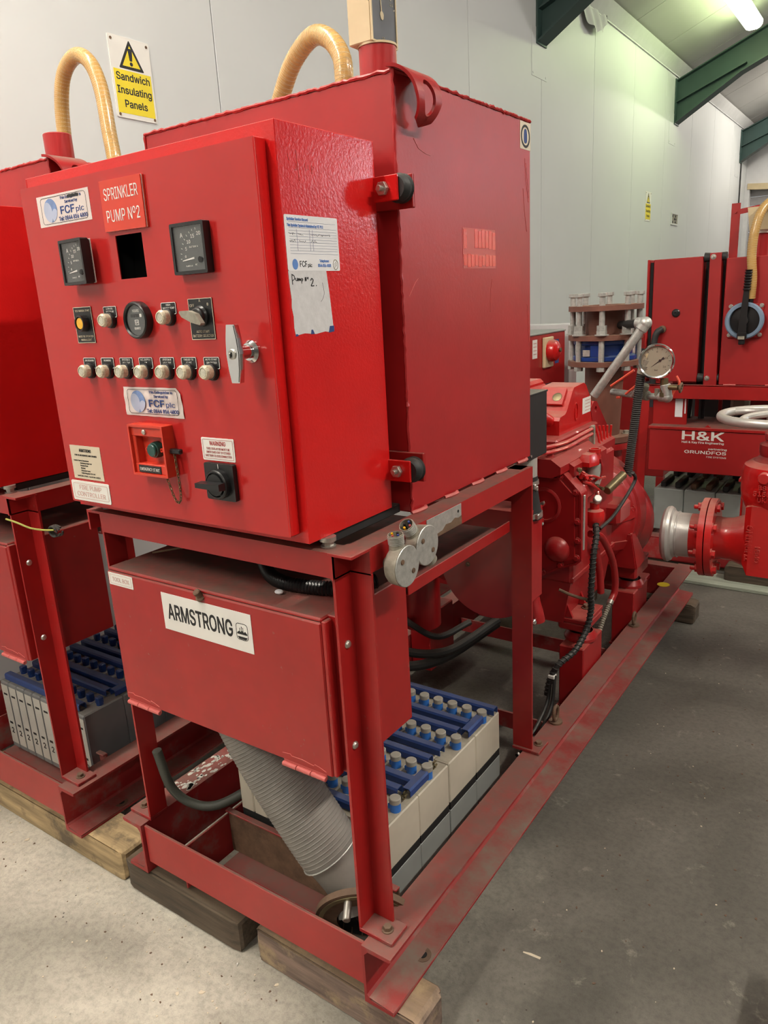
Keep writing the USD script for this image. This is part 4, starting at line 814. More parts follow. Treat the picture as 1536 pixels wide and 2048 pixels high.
# timbers
def timber(x0, x1, y0, y1, h, m, label, rot=0., seed=1, group=None):
    t = trimesh.creation.box(extents=(1, 1, 1))
    v, f = trimesh.remesh.subdivide_to_size((t.vertices * [x1 - x0, y1 - y0, h]), t.faces, .03)
    v = np.array(v); rg = np.random.default_rng(seed)
    d = meshkit.noise(v * 22 + seed * 9.1) if True else 0
    n = v / (np.array([x1 - x0, y1 - y0, h]) / 2); ed = (np.abs(n) > .999).sum(1)
    v -= np.sign(n) * (np.abs(n) > .999) * (np.where(ed >= 2, .004, 0.) * (1 + .8 * np.asarray(d).reshape(len(v))))[:, None]
    v[:, 2] += h / 2
    c, s = math.cos(rot), math.sin(rot)
    v = np.stack([v[:, 0] * c - v[:, 1] * s + (x0 + x1) / 2, v[:, 0] * s + v[:, 1] * c + (y0 + y1) / 2, v[:, 2]], 1)
    solo('timber_block', trimesh.Trimesh(v, f, process=False), m, label, 'timber', group, smooth=25)
timber(-1.655, -1.207, .980, 1.085, .0945, 'wood_dark', 'dark stained timber block under the left front corner of the near skid', seed=1)
timber(-1.168, -.688, .992, 1.098, .0945, 'wood_mid', 'weathered split timber block under the right front corner of the near skid', -.015, seed=2)
timber(-2.72, -1.672, .985, 1.10, .0825 + .012, 'wood_light', 'pale yellow timber block under the front of the left-hand skid', 0, seed=3)
timber(-1.02, -.70, 3.455, 3.56, .0945, 'wood_dark', 'short dark timber block under the far end of the near skid', seed=4)
timber(-.69, .2, 4.06, 4.16, .10, 'wood_dark', 'dark timber baulk on the floor behind the red gate valve', 0, seed=5)
solo('timber_block', bx(-1.60, -1.20, 3.455, 3.56, 0, .0945, .004), 'wood_dark', 'timber block hidden under the left far end of the near skid', 'timber')
for xx in (-2.7, -2.2):
    solo('timber_block', bx(xx, xx + .4, 3.44, 3.55, 0, .0945, .004), 'wood_dark', 'timber block under the far end of the left-hand skid', 'timber', 'hidden far timbers of the left skid')

# amber fuel hoses
def hose(pts, r, label):
    P = smooth_path(pts, 90)
    h = thing('fuel_hose', label, 'hose', P[0])
    part(h, 'hose_tube', tube(P, r, 20), 'hose')
    # woven reinforcement showing through as fine spiral ribs
    for tw in (1, -1):
        T = np.gradient(P, axis=0); T /= np.linalg.norm(T, axis=1)[:, None]
        s = np.r_[0, np.cumsum(np.linalg.norm(np.diff(P, axis=0), axis=1))]
        n = 1500; ss = np.linspace(0, s[-1], n)
        Q = np.stack([np.interp(ss, s, P[:, k]) for k in range(3)], 1); D = np.stack([np.interp(ss, s, T[:, k]) for k in range(3)], 1)
        U = np.cross(D, [0, 1., .01]); U /= np.linalg.norm(U, axis=1)[:, None]; V = np.cross(D, U)
        a = tw * ss / .011 * 2 * math.pi
        part(h, 'braid', tube(Q + (r - .0003) * (np.cos(a)[:, None] * U + np.sin(a)[:, None] * V), .0006, 4), 'cream')
    return h
h2 = hose([(-1.075, 1.45, 1.93), (-1.070, 1.45, 2.01), (-1.082, 1.46, 2.062), (-1.120, 1.47, 2.105), (-1.172, 1.48, 2.122), (-1.245, 1.50, 2.095), (-1.305, 1.52, 2.045), (-1.38, 1.54, 1.95), (-1.42, 1.55, 1.93)], .0205, 'amber braided hose looping out of the top of the big fuel tank')
part(h2, 'hose_clamp', ring((-1.0705, 1.45, 1.99), (0, 0, 1), .0225, .019, .014), 'steel')
hose([(-2.170, 1.5, 1.93), (-2.163, 1.5, 2.03), (-2.148, 1.5, 2.16), (-2.113, 1.5, 2.235), (-2.047, 1.5, 2.266), (-1.990, 1.5, 2.238), (-1.957, 1.5, 2.165), (-1.935, 1.49, 2.05), (-1.915, 1.48, 1.96), (-1.90, 1.47, 1.80)], .0205, 'amber braided hose arching beside the yellow warning sign at upper left')

# round conduit boxes
def conduit_box(p, sp_dir, label, stub=None, lead=True):
    p = np.array(p, float)
    b = thing('junction_box', label, 'junction box', p)
    part(b, 'body', lathe(p - [.036, 0, 0], (1, 0, 0), [(.026, 0), (.034, .004), (.0385, .010), (.0405, .033), (0, .033)], 36), 'galv_dark')
    part(b, 'cover', cyl(p - [.003, 0, 0], p, .0405, n=40, c=.0012), 'galv', label='round metal cover plate')
    d = np.array(sp_dir, float); d /= np.linalg.norm(d)
    s0 = p + [-.020, 0, 0] + d * .030
    part(b, 'spout', [lathe(s0, d, [(.016, 0), (.0150, .012), (.0150, .034), (.0135, .034), (.0135, .012), (0, .012)], 24)], 'galv_dark')
    part(b, 'thread', [tube([s0 + d * (.016 + .003 * k) + .0153 * (math.cos(t) * frame_of(d)[0] + math.sin(t) * frame_of(d)[1]) for t in np.linspace(0, 2 * math.pi, 19)], .0008, 5, cap=False) for k in range(6)], 'galv')
    for a in (1, -1):
        q = p + np.array([0, -.018 * a, .014 * a])
        part(b, 'cover_screw', lathe(q, (1, 0, 0), [(.0052, 0), (.0048, .0018), (0, .0024)], 16), 'rust')
    for k, (m_, a) in enumerate((('ink_red', 0), ('ink_blue', 1.5), ('ink', 3), ('amber', 4.5))):
        u, v, w = frame_of(d); q = s0 + d * .016 + .0075 * (math.cos(a) * u + math.sin(a) * v)
        part(b, 'wire_end', tube([q, q + d * .010, q + d * .019 + u * .002], .0024, 7), m_)
    if stub is not None:
        e = np.array(stub, float); e /= np.linalg.norm(e)
        part(b, 'side_stub', cyl(p + [-.018, 0, 0] + e * .034, p + [-.018, 0, 0] + e * .060, .0155, n=20, c=.004), 'galv_dark')
    part(b, 'rear_nipple', cyl(p - [.034, 0, 0], np.array([-.786, p[1], p[2]]) if p[0] - .036 > -.786 else p - [.05, 0, 0], .011, n=16), 'galv_dark')
conduit_box((-.736, 1.105, 1.066), (0, -.12, 1), 'round metal conduit box with upright spout on the near frame corner')
conduit_box((-.738, 1.182, 1.084), (-.05, -.62, .8), 'round metal conduit box with tilted spout, beside the upright one', stub=(0, .62, -.8))
wp = thing('rusty_plate', 'peeling white metal plate with rust stains on the frame rail', 'plate', (-.79, 1.33, 1.058))
part(wp, 'plate', bx(-.79, -.7885, 1.262, 1.410, 1.0595, 1.1065, .0003), 'galv')
part(wp, 'rust_stain', ext(Polygon([(1.285, 1.0595), (1.410, 1.0595), (1.410, 1.079), (1.395, 1.077), (1.38, 1.081), (1.362, 1.075), (1.34, 1.077), (1.325, 1.068), (1.30, 1.066)]), .0003, (-.7885, 0, 0), '+x'), 'rust')
part(wp, 'rivet_hole', cyl((-.7885, 1.395, 1.092), (-.7882, 1.395, 1.092), .0035, n=14), 'void')

# corrugated conduit and bits lying on the near tool box
solo('flexible_conduit', corrugated(smooth_path([(-1.20, 1.19, 1.012), (-1.13, 1.125, .996), (-1.06, 1.085, .990), (-.98, 1.085, .989), (-.90, 1.11, .990), (-.862, 1.17, .992)], 60), .0145, .007, .003, 16), 'black', 'black corrugated conduit lying along the top of the tool box', 'conduit')
solo('plaster_lump', trimesh.creation.icosphere(2, .008).apply_scale([1.3, 1, .6]).apply_translation([-1.028, 1.055, .979]), 'paper', 'small white lump on the dusty tool box lid', 'debris')
solo('cane_stick', tube([(-1.49, 1.10, .982), (-1.40, 1.22, .985), (-1.33, 1.30, 1.0)], .0025, 7), 'cream', 'thin pale stick above the left end of the tool box', 'stick')
solo('cable_gland', [cyl((-1.605, 1.06, 1.070), (-1.605, 1.06, 1.128), .019, n=20, c=.002), cyl((-1.605, 1.06, 1.10), (-1.605, 1.06, 1.118), .024, n=6)], 'grey_cable', 'dark grey-green cable gland beneath the left end of the control cabinet', 'gland')
wr = thing('earth_wire', 'yellow and green wire sticking out from the left frame post', 'wire', (-1.85, .98, 1.04))
part(wr, 'sheath', tube(smooth_path([(-1.872, .955, 1.062), (-1.84, .965, 1.053), (-1.80, .975, 1.041), (-1.765, .99, 1.036), (-1.735, 1.0, 1.037)], 24), .0026, 8), 'wire_green')
part(wr, 'knot', [tube([(-1.742 + .017 * math.cos(t) * (1 + .2 * k), 1.0 + .006 * k, 1.032 + .013 * math.sin(t)) for t in np.linspace(.4 * k, 5.6 + .4 * k, 18)], .003, 6) for k in range(3)], 'cable')

# grey-green cable loop and flaked patch at the left rail
solo('battery_cable', tube(smooth_path([(-1.51, 1.04, .45), (-1.50, 1.06, .33), (-1.46, 1.09, .275), (-1.40, 1.13, .268), (-1.34, 1.22, .30), (-1.33, 1.34, .31), (-1.42, 1.5, .27), (-1.48, 1.7, .25)], 50), .0125, 12), 'grey_cable', 'thick grey-green cable looping beside the left post, below the tool box', 'cable')
fk = []
rg = np.random.default_rng(21)
for k in range(130):
    y = 1.12 + .33 * rg.random(); x = -1.612 + .062 * rg.random(); r = .0015 + .0045 * rg.random() ** 2
    fk.append(ext(Polygon([(r * (1 + .5 * rg.random()) * math.cos(t), 1.6 * r * (1 + .5 * rg.random()) * math.sin(t)) for t in np.linspace(0, 2 * math.pi, 8)[:-1]]), .0006, (x, y, .2446)))
solo('flaked_paint', fk, 'cell_label', 'white flaky residue on the left rail of the near skid', 'residue', kind='stuff')
ys_ = thing('hazard_sticker', 'yellow hazard sticker on the left rail, half hidden by the grey pipe', 'sticker', (-1.57, 1.46, .2445))
part(ys_, 'sticker', bx(-1.612, -1.552, 1.432, 1.492, .2447, .2453, 0), 'yellow')
part(ys_, 'triangle', ext(Polygon([(-1.603, 1.442), (-1.561, 1.442), (-1.582, 1.482)]).difference(Polygon([(-1.596, 1.447), (-1.568, 1.447), (-1.582, 1.474)])), .0004, (0, 0, .2453)), 'ink')
for k, (pts, lab) in enumerate((([(-1.55, 1.62, .26), (-1.50, 1.50, .262), (-1.44, 1.36, .25), (-1.43, 1.24, .22)], 'black cable lying inside the left rail, nearer the post'),
                                ([(-1.54, 1.70, .27), (-1.47, 1.54, .265), (-1.42, 1.42, .262), (-1.40, 1.30, .24)], 'black cable lying inside the left rail, nearer the batteries'))):
    solo('battery_cable', tube(smooth_path(pts, 30), .010, 10), 'cable', lab, 'cable')

# grey suction pipe with flange below the tool box
sp = thing('flanged_pipe', 'grey wrapped pipe bending down to a flange at the front of the near skid', 'pipe', (-1.05, 1.08, .2))
n_ = np.array([.48, -.80, -.30]); n_ /= np.linalg.norm(n_)
fc = np.array([-.890, 1.088, .178])
P = smooth_path([(-1.215, 1.078, .66), (-1.165, 1.078, .58), (-1.110, 1.080, .50), (-1.050, 1.085, .42), (-.990, 1.095, .335), (-.942, 1.118, .252), fc - n_ * .028, fc - n_ * .004], 84)
part(sp, 'pipe', tube(P, .074, 32, rad=lambda i: .0735 if i < 50 else .068, cap=False), 'duct')
part(sp, 'wrap_ridge', [tube([P[i] +   .0734 * (math.cos(t) * frame_of(P[i + 1] - P[i - 1])[0] + math.sin(t) * frame_of(P[i + 1] - P[i - 1])[1]) for t in np.linspace(0, 2 * math.pi, 37)], .0013, 5, cap=False) for i in range(1, 50)], 'duct')
part(sp, 'wrap_end', [tube([P[49] + .0755 * (math.cos(t) * frame_of(P[50] - P[48])[0] + math.sin(t) * frame_of(P[50] - P[48])[1]) for t in np.linspace(0, 2 * math.pi, 37)], .0016, 6, cap=False)], 'galv')
part(sp, 'flange', ring(fc - n_ * .014, n_, .116, .066, .016, 48), 'rust')
part(sp, 'flange_gasket', ring(fc + n_ * .0025, n_, .108, .098, .0025, 48), 'brass')
part(sp, 'bore', lathe(fc - n_ * .03, n_, [(0, 0), (.066, 0), (.066, .030)], 32), 'void')
u_, v_, _ = frame_of(n_)
for a in (.35, 1.92, 3.50, 5.05):
    q = fc + .092 * (math.cos(a) * u_ + math.sin(a) * v_)
    part(sp, 'flange_bolt', hexhead(q - n_ * .012, -n_, .015, .013) + [cyl(q, q + n_ * .046, .009, n=14, c=.0015)], 'steel')
part(sp, 'inner_rag', trimesh.creation.icosphere(2, .03).apply_scale([1, .6, .7]).apply_translation(fc - n_ * .012), 'rubber')
solo('stencil_mark', [], 'ink', '', '') if False else None

# ================================================================== ENGINE OF THE NEAR PUMP SET
EC = -1.07
en = thing('diesel_engine', 'red painted diesel engine behind the big fuel tank', 'engine', (EC, 2.5, .4))
cov = [(-.99, .985), (-.885, .992), (-.868, .975), (-.822, .928), (-.816, .915), (-.813, .695), (-.83, .678), (-.885, .658), (-.985, .598), (-1.16, .575), (-1.29, .62), (-1.33, .70), (-1.33, .92), (-1.27, .985)]
cp_ = Polygon(cov)
part(en, 'timing_cover', [ext(cp_, .05, (0, 2.30, 0), '-y'), ext(cp_.buffer(-.022), .012, (0, 2.25, 0), '-y')], 'engine')
lip = cp_.difference(cp_.buffer(-.007))
part(en, 'cover_rim', ext(lip, .006, (0, 2.2502, 0), '-y'), 'engine')
for x, z in ((-.8897, .972), (-.836, .9245), (-.8285, .828), (-.8265, .763), (-.829, .703), (-.8845, .6705), (-.948, .633), (-1.0, .607), (-1.1, .590), (-.955, .975)):
    part(en, 'cover_bolt', [cyl((x, 2.251, z), (x, 2.243, z), .012, n=18, c=.002)] + hexhead((x, 2.243, z), (0, -1, 0), .0085, .008, False), 'engine')
part(en, 'aluminium_strip', bx(-.8155, -.8105, 2.256, 2.268, .728, .915), 'galv')
part(en, 'drive_cap', lathe((-.9411, 2.242, .8733), (0, -1, 0), [(.060, 0), (.060, .006), (.054, .009), (.050, .009), (.048, .006), (.030, .005), (0, .005)], 40), 'engine')
part(en, 'bulge', lathe((-.895, 2.242, .7256), (0, -1, 0), [(.046, -.003), (.044, .006), (.037, .017), (.026, .026), (.013, .031), (0, .032)], 32), 'engine')
part(en, 'drain_cock', [cyl((-.944, 2.238, .878), (-.944, 2.205, .876), .009, n=12), cyl((-.944, 2.207, .876), (-.938, 2.200, .838), .010, n=14, c=.001), cyl((-.938, 2.200, .838), (-.936, 2.199, .826), .012, n=14, c=.001)], 'engine')
part(en, 'cock_tip', cyl((-.936, 2.199, .826), (-.935, 2.199, .815), .0105, n=14, c=.003), 'galv')
part(en, 'cock_lever', [hull([(-.985 + a, 2.20 + b, .855 + c_) for a in (0, .002) for b in (-.003, .003) for c_ in (-.006, .006)] + [(-.925 + a, 2.197 + b, .893 + c_) for a in (0, .002) for b in (-.003, .003) for c_ in (-.006, .006)])] + [cyl((x, 2.199, z), (x, 2.188, z), .0045, n=10) for x, z in ((-.983, .855), (-.942, .883), (-.925, .893))], 'steel')
part(en, 'block', bx(-1.29, -.865, 2.302, 2.72, .58, .985, .01), 'engine')
part(en, 'deck', [hull([(x, y, z) for y in (2.205, 2.74) for x, z in ((-1.33, 1.035), (-.905, 1.035), (-.872, 1.012), (-.872, .988), (-.90, .975), (-1.33, .975))])], 'engine')
part(en, 'deck_bolt', sum([hexhead((-.925, y, 1.035), (0, 0, 1), .011, .011) for y in (2.25, 2.36, 2.47)], []), 'engine')
part(en, 'deck_rib', hull([(x, y, z) for y in (2.28, 2.60) for x, z in ((-.872, 1.01), (-.856, 1.0), (-.856, .965), (-.872, .955))]), 'engine')
mf = Polygon([(2.400, 1.045), (2.400, 1.125), (2.408, 1.136), (2.452, 1.140), (2.468, 1.150), (2.520, 1.212), (2.536, 1.223), (2.63, 1.228), (2.652, 1.218), (2.715, 1.150), (2.728, 1.128), (2.730, 1.075), (2.70, 1.058), (2.615, 1.045)])
v, f = trimesh.creation.extrude_polygon(mf, .12, engine='earcut'), None
part(en, 'intake_casting', [place(v, (-1.075, 0, 0), '+x'), hull([(x, y, z) for x in (-1.055, -.975) for y, z in ((2.478, 1.166), (2.522, 1.216), (2.516, 1.222), (2.472, 1.172))])], 'casting')
part(en, 'emblem', place(lathe((0, 0, 0), (0, 0, 1), [(.017, 0), (.017, .002), (.013, .003), (0, .003)], 24), (-1.0, 2.492, 1.193), ((1, 0, 0), (0, .66, .75), (0, -.75, .66))), 'brass')
part(en, 'white_sticker', [bx(-.955, -.9543, 2.618, 2.702, 1.115, 1.172, 0)], 'white', label='small white sticker on the casting')
part(en, 'sticker_print', [bx(-.9545, -.9538, 2.645, 2.695, 1.160 - .012 * k, 1.163 - .012 * k, 0) for k in range(4)], 'ink_pale')
part(en, 'casting_ring', place(ext(Polygon([(.016 * math.cos(t), .032 * math.sin(t)) for t in np.linspace(0, 2 * math.pi, 25)[:-1]]).difference(Polygon([(.012 * math.cos(t), .028 * math.sin(t)) for t in np.linspace(0, 2 * math.pi, 25)[:-1]])), .003), (-.955, 2.555, 1.135), '+x'), 'casting')
part(en, 'lifting_bracket', ext(Polygon([(2.70, 1.125), (2.735, 1.148), (2.765, 1.143), (2.895, 1.030), (2.88, 1.01), (2.74, 1.03)]).difference(Point(2.755, 1.115).buffer(.012)), .012, (-.965, 0, 0), '+x'), 'engine')
part(en, 'rocker_cover', [bx(-1.30, -1.10, 2.30, 2.72, 1.03, 1.215, .03), bx(-1.27, -1.13, 2.34, 2.69, 1.20, 1.235, .012)], 'casting')
part(en, 'cylinder_head', bx(-1.31, -.93, 2.32, 2.72, 1.03, 1.075, .006), 'engine')
part(en, 'water_elbow', tube(smooth_path([(-1.02, 2.30, 1.10), (-1.01, 2.33, 1.13), (-1.0, 2.37, 1.14), (-.99, 2.42, 1.115)], 16), .019, 14), 'casting')
part(en, 'head_fitting', [tube(smooth_path([(-1.04, 2.26, 1.02 + .035 * k), (-1.02, 2.30, 1.04 + .035 * k), (-1.03, 2.36, 1.05 + .035 * k)], 12), .007, 8) for k in range(4)] + [cyl((-1.035, 2.28 + .03 * k, 1.05 + .03 * k), (-1.02, 2.28 + .03 * k, 1.08 + .03 * k), .012, n=6) for k in range(3)], 'engine')
for z, e in ((1.060, .032), (1.042, .026)):
    part(en, 'fuel_pipe', tube(smooth_path([(-.925, 2.16, z + .02), (-.915, 2.24, z + .012), (-.908, 2.36, z + .006), (-.900, 2.46, z + .012), (-.893, 2.56, z + .018)], 30), .0062, 10), 'casting')
part(en, 'pipe_clip', [bx(-.905, -.885, 2.55, 2.562, 1.02, 1.085, .002), bx(-.90, -.888, 2.545, 2.567, 1.075, 1.089, .002)], 'galv_dark')
for k in range(5):
    a = .012 * k
    part(en, 'injector_pipe', tube(smooth_path([(-.900 + a * .4, 2.60 + .03 * k, 1.08 - .004 * k), (-.885, 2.60 + .03 * k, 1.03 - .006 * k), (-.875, 2.58 + .025 * k, .985), (-.87, 2.52 + .02 * k, .955 - .006 * k)], 20), .0042, 7), 'casting')
part(en, 'filter_head', [hull([(x, y, 1.0) for x, y in ((-.875, 2.36), (-.83, 2.35), (-.815, 2.40), (-.835, 2.48), (-.875, 2.47))] + [(x, y, 1.022) for x, y in ((-.865, 2.375), (-.838, 2.368), (-.828, 2.40), (-.843, 2.46), (-.867, 2.455))] + [(x, y, .985) for x, y in ((-.875, 2.36), (-.83, 2.35), (-.815, 2.40), (-.835, 2.48), (-.875, 2.47))]), lathe((-.842, 2.435, 1.018), (0, 0, 1), [(.020, 0), (.020, .014), (.014, .014), (.013, .008), (0, .008)], 24)], 'casting')
part(en, 'filter_bowl', lathe((-.845, 2.43, .985), (0, 0, -1), [(.030, 0), (.030, .055), (.024, .075), (.010, .082), (0, .082)], 24), 'silver')
part(en, 'filter_strap', [tube(smooth_path([(-.818, 2.425, 1.0), (-.812, 2.425, .96), (-.822, 2.42, .925)], 12), .004, 6)], 'engine')
rj = np.random.default_rng(4)
for k in range(16):
    y = 2.30 + .011 * k + rj.normal(0, .004); x = -.845 + rj.normal(0, .012); z = .975 - .006 * k + rj.normal(0, .008)
    d = rj.normal(0, 1, 3) + [.6, -.4, .3]
    part(en, 'pump_fitting', [cyl((x, y, z), np.array([x, y, z]) + d / np.linalg.norm(d) * .022, .008 - .0002 * k, n=10, c=.0015)] + hexhead(np.array([x, y, z]) + d / np.linalg.norm(d) * .018, d, .0065, .008, False), 'casting' if k % 3 else 'brass')
part(en, 'injection_pump', [bx(-.90, -.83, 2.30, 2.48, .87, .945, .015), cyl((-.85, 2.34, .94), (-.85, 2.34, .965), .02, n=20, c=.003)], 'engine')
part(en, 'governor_linkage', [tube(smooth_path([(-.83, 2.30, .968), (-.822, 2.36, .955), (-.818, 2.42, .935), (-.82, 2.48, .925)], 18), .0045, 8), tube(smooth_path([(-.84, 2.31, .945), (-.825, 2.35, .93), (-.815, 2.40, .90)], 14), .0055, 8)], 'casting')
part(en, 'lift_pump', [lathe((-.828, 2.405, .795), (0, 0, 1), [(.018, -.03), (.030, -.01), (.034, 0), (.034, .018), (.030, .030), (.016, .036), (.016, .058), (0, .06)], 28)], 'casting')
part(en, 'pump_lever', [cyl((-.82, 2.40, .86), (-.81, 2.385, .875), .014, n=16, c=.003)], 'silver')
part(en, 'sump', [hull([(x, y, z) for y in (2.31, 2.74) for x, z in ((-1.28, .60), (-.87, .60), (-.90, .43), (-1.24, .43))]), bx(-1.29, -.862, 2.305, 2.745, .585, .605, .003)], 'engine')
bh = [(0, 0), (.20, 0), (.212, .05), (.232, .10), (.236, .13), (.248, .145), (.248, .185), (0, .185)]
part(en, 'bell_housing', lathe((EC, 2.72, .66), (0, 1, 0), bh, 48), 'engine')
for k in range(12):
    a = 2 * math.pi * k / 12 + .2
    p = np.array([EC + .236 * math.cos(a), 2.865, .66 + .236 * math.sin(a)])
    part(en, 'housing_bolt', [cyl(p, p + [0, -.022, 0], .0125, n=6, c=.001), cyl(p, p + [0, -.005, 0], .018, n=16)], 'engine')
part(en, 'housing_rib', [hull([(EC + r * math.cos(a) + dx * math.sin(a), y, .66 + r * math.sin(a) - dx * math.cos(a)) for dx in (-.02, .02) for r, y in ((.19, 2.74), (.205, 2.74), (.19, 2.86), (.252, 2.862))]) for a in (.15, .75, 1.25, -.4)], 'engine')
part(en, 'flywheel_guard', lathe((EC, 2.905, .66), (0, 1, 0), [(0, 0), (.248, 0), (.256, .006), (.256, .085), (.242, .11), (0, .11)], 56), 'engine')
part(en, 'starter_rod', cyl((-.822, 2.51, .868), (-.800, 2.62, .905), .0155, n=18, c=.002), 'brass')
part(en, 'starter_boss', bx(-.90, -.815, 2.64, 2.78, .70, .78, .012), 'engine')
# mounts
for yy, top in ((2.31, .452), (2.885, .475)):
    q = (-.868, yy + .095)
    part(en, 'rubber_mount', lathe((q[0], q[1], .345), (0, 0, 1), [(.056, 0), (.056, .004), (.030, .014), (.034, .036), (.030, .058), (.0, .06)], 28), 'rubber')
    part(en, 'mount_cup', lathe((q[0], q[1], .346), (0, 0, 1), [(.058, 0), (.058, .010), (.045, .030), (.042, .030), (.05, .010), (.05, 0)], 28), 'engine')
    part(en, 'mount_saddle', bx(q[0] - .055, q[0] + .050, q[1] - .085, q[1] + .085, .400, top - .018, .008), 'engine')
    part(en, 'mount_foot', bx(q[0] - .075, q[0] + .052, q[1] - .088, q[1] + .08, top - .018, top - .004, .002), 'engine')
    part(en, 'mount_nut', hexhead((q[0] + .01, q[1] + .03, top - .004), (0, 0, 1), .014, .014), 'rust')
part(en, 'engine_bracket', [ext(Polygon([(-.952, .452), (-.868, .452), (-.935, .607), (-.952, .607)]), .010, (0, 2.33, 0), '-y'), ext(Polygon([(-.952, .452), (-.868, .452), (-.935, .607), (-.952, .607)]), .010, (0, 2.46, 0), '-y'), bx(-.960, -.950, 2.318, 2.47, .452, .62)], 'engine')
part(en, 'engine_bracket', [ext(Polygon([(-.885, .470), (-.805, .470), (-.828, .61), (-.882, .61)]), .010, (0, 2.845, 0), '-y'), hull([(x, y, z) for x, z, ys in ((-.826, .612, (2.84, 2.90)), (-.80, .47, (2.84, 2.99))) for y in ys for x in (x, x - .008)])], 'engine')
for yy in (2.31, 2.89):
    part(en, 'engine_bracket', [ext(Polygon([(-1.24, .452), (-1.50, .452), (-1.29, .62), (-1.24, .62)]), .010, (0, yy + .10, 0), '-y'), cyl((-1.495, yy + .095, .345), (-1.495, yy + .095, .455), .035, n=20)], 'engine')
# belt guard in front of the engine
gd = unary_union([Point(-1.0, .742).buffer(.166, quad_segs=24), sbox(-1.166, .742, -.868, .93)]).intersection(sbox(-1.2, .5, -.868, 1.0))
part(en, 'belt_guard', [ext(gd, .005, (0, 1.950, 0), '-y'), ext(gd.difference(gd.buffer(-.005)), .10, (0, 2.05, 0), '-y')], 'engine')
part(en, 'guard_bolt', hexhead((-1.07, 1.945, .742), (0, -1, 0), .006, .006), 'rust')
part(en, 'front_hose', [tube(smooth_path([(-1.235, 2.02, .92), (-1.235, 2.02, .80), (-1.23, 2.03, .70), (-1.20, 2.08, .66)], 20), .045, 18), cyl((-1.35, 2.1, .42), (-1.35, 2.1, .80), .07, n=24)], 'engine')
part(en, 'alternator_bracket', tube(smooth_path([(-.93, 2.10, .66), (-.925, 2.11, .60), (-.905, 2.10, .545), (-.90, 2.10, .52)], 14), .022, 12), 'engine')
part(en, 'bracket_ball', trimesh.creation.icosphere(2, .012).apply_translation([-.905, 2.07, .53]), 'chrome')
# black air box with its hose
ab = thing('air_filter_box', 'black steel box behind the right rear edge of the big fuel tank', 'box', (-.95, 2.02, 1.083))
part(ab, 'body', bx(-1.06, -.868, 1.950, 2.085, 1.083, 1.272, .003), 'blackbox')
part(ab, 'lid_edge', bx(-1.062, -.8665, 1.948, 2.087, 1.268, 1.2735, .001), 'blackbox')
part(ab, 'screw', cyl((-.868, 1.968, 1.096), (-.8655, 1.968, 1.096), .004, n=12), 'steel')
ah = thing('air_hose', 'grey rubber hose with steel clamps below the black box', 'hose', (-.90, 2.02, .95))
part(ah, 'metal_sleeve', cyl((-.905, 2.01, 1.083), (-.905, 2.01, 1.02), .036, n=28), 'silver')
part(ah, 'rubber_hose', lathe((-.905, 2.01, 1.025), (.06, .02, -1), [(.037, 0), (.037, .02), (.034, .03), (.040, .10), (.043, .115), (.043, .13), (0, .13)], 28), 'rubber')
part(ah, 'hose_clamp', [ring((-.904, 2.01, 1.012), (.06, .02, -1), .0395, .036, .012), bx(-.876, -.862, 1.985, 1.997, .992, 1.008, .002), bx(-.874, -.862, 2.0, 2.01, .985, 1.0, .002)], 'steel')
part(ah, 'hose_clamp', [ring((-.899, 2.012, .915), (.06, .02, -1), .0455, .042, .014), bx(-.868, -.852, 1.985, 1.998, .902, .918, .002)], 'steel')

# conduits at the engine's side
def spiral_cable(pts, r, label):
    P = smooth_path(pts, 80); c = thing('spiral_wrapped_cable', label, 'cable', P[0])
    part(c, 'cable_core', tube(P, r, 10), 'cable')
    s = np.r_[0, np.cumsum(np.linalg.norm(np.diff(P, axis=0), axis=1))]; ss = np.linspace(0, s[-1], int(s[-1] / .0016))
    Q = np.stack([np.interp(ss, s, P[:, k]) for k in range(3)], 1); D = np.gradient(Q, axis=0); D /= np.linalg.norm(D, axis=1)[:, None]
    U = np.cross(D, [.3, .9, .1]); U /= np.linalg.norm(U, axis=1)[:, None]; V = np.cross(D, U); a = ss / .016 * 2 * math.pi
    part(c, 'spiral_wrap', tube(Q + r * (np.cos(a)[:, None] * U + np.sin(a)[:, None] * V), .0028, 5), 'rubber')
    return c
spiral_cable([(-.835, 2.42, .80), (-.80, 2.35, .76), (-.792, 2.30, .70), (-.792, 2.285, .58), (-.80, 2.31, .50), (-.81, 2.30, .43), (-.825, 2.235, .375), (-.86, 2.18, .34), (-.885, 2.17, .29), (-.90, 2.17, .22)], .0095, 'spiral wrapped black cable hanging past the engine to the skid rail')
solo('spiral_wrapped_cable', tube(smooth_path([(-.895, 2.26, .575), (-.86, 2.27, .56), (-.825, 2.29, .545), (-.795, 2.30, .54)], 20), .0055, 8), 'rust', 'short braided sensor lead under the timing cover', 'cable')
for k, (pts, lab) in enumerate((([(-.885, 2.17, .30), (-.89, 2.15, .20), (-.90, 2.05, .13), (-.90, 1.93, .12)], 'thin black cable below the spiral wrap, inner one'), ([(-.87, 2.17, .30), (-.872, 2.14, .19), (-.88, 2.03, .125), (-.872, 1.90, .12)], 'thin black cable below the spiral wrap, outer one'))):
    solo('drain_cable', tube(smooth_path(pts, 24), .0065, 8), 'cable', lab, 'cable')
solo('cable_marker', [bx(-.892, -.868, 2.158, 2.182, .288, .303, .003)], 'white', 'small white cable marker on the hanging cable', 'marker')
dh = thing('drain_hose', 'red painted drain hose curving down to a steel braided end', 'hose', (-.82, 2.5, .4))
part(dh, 'hose_tube', tube(smooth_path([(-.84, 2.40, .74), (-.822, 2.46, .715), (-.815, 2.56, .61), (-.812, 2.60, .52), (-.815, 2.61, .455), (-.82, 2.585, .425)], 40), .0125, 12), 'engine')
